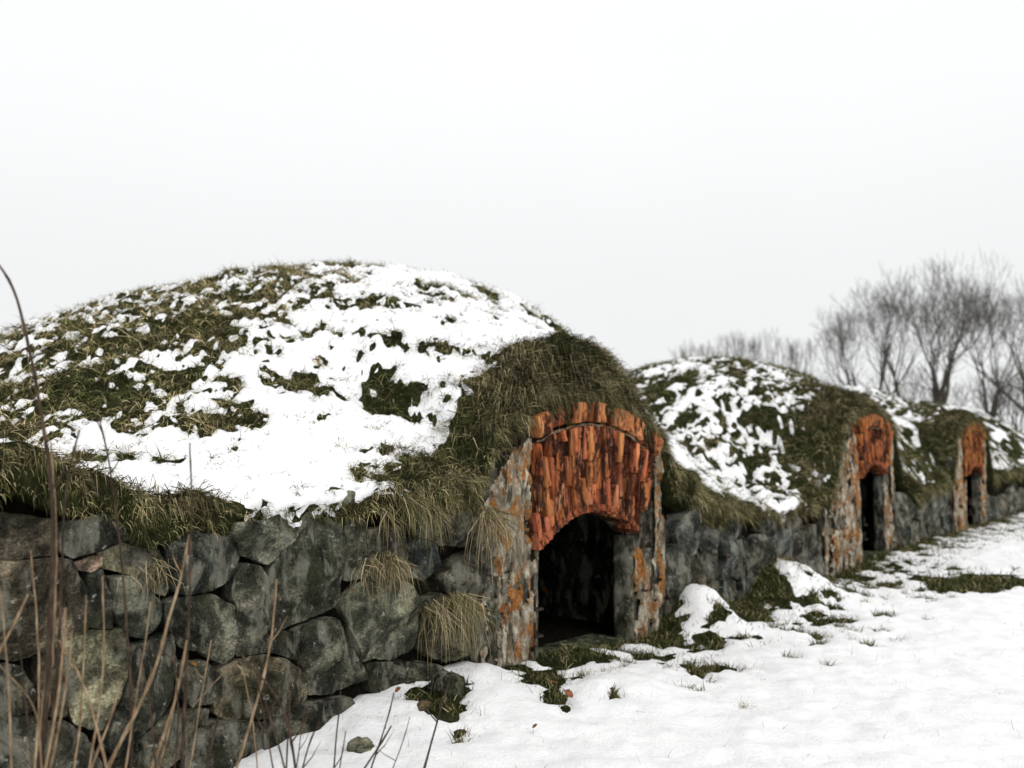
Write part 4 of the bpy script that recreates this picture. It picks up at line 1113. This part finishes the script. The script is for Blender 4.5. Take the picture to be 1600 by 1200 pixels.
# ------------------------------------------------------------------ bare trees
def tree(x, y, H, trunk_h, r0, seed, label, name='bare_tree', lv=6, spread=0.75, forks=(2, 3), tw=1.0, lean=(0, 0), group='bare trees behind the mounds', up=0.16, minr=0.0045, width=None, bl=0.33):
    rs = random.Random(seed)
    root = empty(name, (x, y, 0)); tag(root, label, 'tree', group)
    big, fine = [], []
    base_l = (H - trunk_h) * bl
    def grow(p, d, l, r, k):
        m = 4 if k < 3 else 3
        pts = [p]; rad = [r]
        q = p; dd = d
        for s in range(m):
            dd = (dd + Vector((rs.gauss(0, .13), rs.gauss(0, .13), rs.gauss(0, .07) + up * 0.6))).normalized()
            q = q + dd * (l / m); pts.append(q); rad.append(max(r * (1 - 0.34 * (s + 1) / m), minr))
        (big if k <= 2 else fine).append((pts, rad))
        if k >= lv: return
        nf = rs.randint(*forks) + (1 if k >= 3 and rs.random() < 0.4 else 0)
        a0 = rs.uniform(0, 6.28)
        for f in range(nf):
            a = a0 + f * 6.28 / nf + rs.uniform(-0.5, 0.5)
            sp = spread * rs.uniform(0.5, 1.1) * (0.5 if f == 0 else 1)
            side = dd.cross(Vector((math.cos(a), math.sin(a), 0.2))).normalized()
            nd = (dd * math.cos(sp) + side * math.sin(sp) + Vector((0, 0, up))).normalized()
            grow(q, nd, l * rs.uniform(0.66, 0.90), rad[-1] * (0.88 if f == 0 else 0.69), k + 1)
        if k >= 1:                                       # side shoots
            for _ in range(rs.randint(0, 2)):
                t_ = rs.randint(1, m - 1); a = rs.uniform(0, 6.28)
                side = dd.cross(Vector((math.cos(a), math.sin(a), 0.3))).normalized()
                grow(pts[t_], (dd * 0.5 + side * 0.8 + Vector((0, 0, up))).normalized(), l * rs.uniform(0.45, 0.65), max(rad[t_] * 0.4, minr), max(k + 2, lv - 1))
    p0 = Vector((x, y, -0.1)); tp = [p0]; tr = [r0 * 1.25]
    q = p0
    for s in range(5):
        q = q + Vector((lean[0] * trunk_h / 5 + rs.gauss(0, .03) * trunk_h / 5, lean[1] * trunk_h / 5, (trunk_h + 0.1) / 5)); tp.append(q); tr.append(r0 * (1 - 0.04 * s))
    big.append((tp, tr))
    nl = rs.randint(*forks) + 1
    a0 = rs.uniform(0, 6.28)
    for f in range(nl):
        a = a0 + f * 6.28 / nl + rs.uniform(-0.3, 0.3); sp = spread * rs.uniform(0.55, 1.0) * (0.25 if f == 0 else 1)
        grow(q, Vector((math.cos(a) * math.sin(sp) + lean[0], math.sin(a) * math.sin(sp), math.cos(sp))).normalized(), base_l * rs.uniform(0.85, 1.1), r0 * (0.72 if f == 0 else 0.55), 1)
    allp = np.array([tuple(p) for pts, _ in big + fine for p in pts]); kz = H / np.percentile(allp[:, 2], 99.6)
    kx = kz if width is None else width / np.percentile(np.hypot(allp[:, 0] - x, allp[:, 1] - y), 99)
    fit_ = lambda L_: [([Vector((x + (p.x - x) * kx, y + (p.y - y) * kx, p.z * kz)) for p in pts], rad) for pts, rad in L_]
    big, fine = fit_(big), fit_(fine)
    V, F = tube_mesh(big, 6); mesh_np('trunk', V, F, MAT['bark'], root)
    V, F = tube_mesh(fine, 3); mesh_np('crown', V, F, MAT['bark'], root)
    return root
def tpos(px, d): return ((px - 800) / FPX * d, d)
x, y = tpos(1470, 34); tree(x, y, 9.1, 1.7, 0.24, 5, 'biggest bare tree with wide round crown behind the third mound', lv=7, spread=0.80, width=5.0, up=0.11, bl=0.36)
x, y = tpos(1408, 38); tree(x, y, 9.0, 3.4, 0.10, 11, 'slim bare tree with straight trunk just left of the biggest tree', lv=6, spread=0.55, width=3.5)
x, y = tpos(1378, 37); tree(x, y, 8.6, 3.2, 0.10, 23, 'bare tree leaning left above the right shoulder of the second mound', lv=6, spread=0.5, lean=(-0.05, 0), width=2.7)
x, y = tpos(1342, 41); tree(x, y, 7.9, 3.0, 0.09, 37, 'leftmost bare tree of the dense clump behind the second mound', lv=6, spread=0.5, lean=(-0.05, 0), width=2.7)
x, y = tpos(1545, 39); tree(x, y, 8.6, 3.0, 0.11, 41, 'bare tree right of the biggest tree, trunk half hidden by scrub', lv=6, spread=0.55, width=3.6)
x, y = tpos(1612, 36); tree(x, y, 8.6, 3.0, 0.13, 53, 'bare tree cut by the right edge of the picture', lv=6, spread=0.6, width=4.2)
SHR = [(1500, 33, 4.4, 'low twiggy bush right of the big tree trunk'), (1560, 31, 4.4, 'dense twiggy bush near the right edge below the trees'), (1430, 35, 4.6, 'small twiggy bush left of the big tree trunk'),
       (1600, 30, 4.6, 'twiggy bush at the very right edge above the last mound'), (1290, 44, 5.6, 'thin bush at the left end of the tree clump')]
for k, (px, d, hh, lab) in enumerate(SHR):
    x, y = tpos(px, d); tree(x, y, hh, 0.9, 0.07, 200 + k, lab, name='bare_bush', lv=5, spread=0.8, forks=(2, 3), group='bushes under the bare trees', up=0.2)
FAR = [(1062, 540), (1082, 532), (1103, 528), (1118, 524), (1137, 519), (1156, 516), (1178, 517), (1199, 514), (1219, 521), (1240, 524), (1258, 528)]
WORD = ['first', 'second', 'third', 'fourth', 'fifth', 'sixth', 'seventh', 'eighth', 'ninth', 'tenth', 'eleventh']
for k, (px, ytop) in enumerate(FAR):
    d = 88 + (k * 37 % 11); x, y = tpos(px, d)
    tree(x, y, (691 - ytop) * d / FPX + CAM_Z, 5.5, 0.11, 300 + k, '%s from the left of the faint distant trees over the second mound' % WORD[k], name='distant_tree', lv=4, spread=0.38, group='row of faint distant trees', up=0.3, minr=0.012)
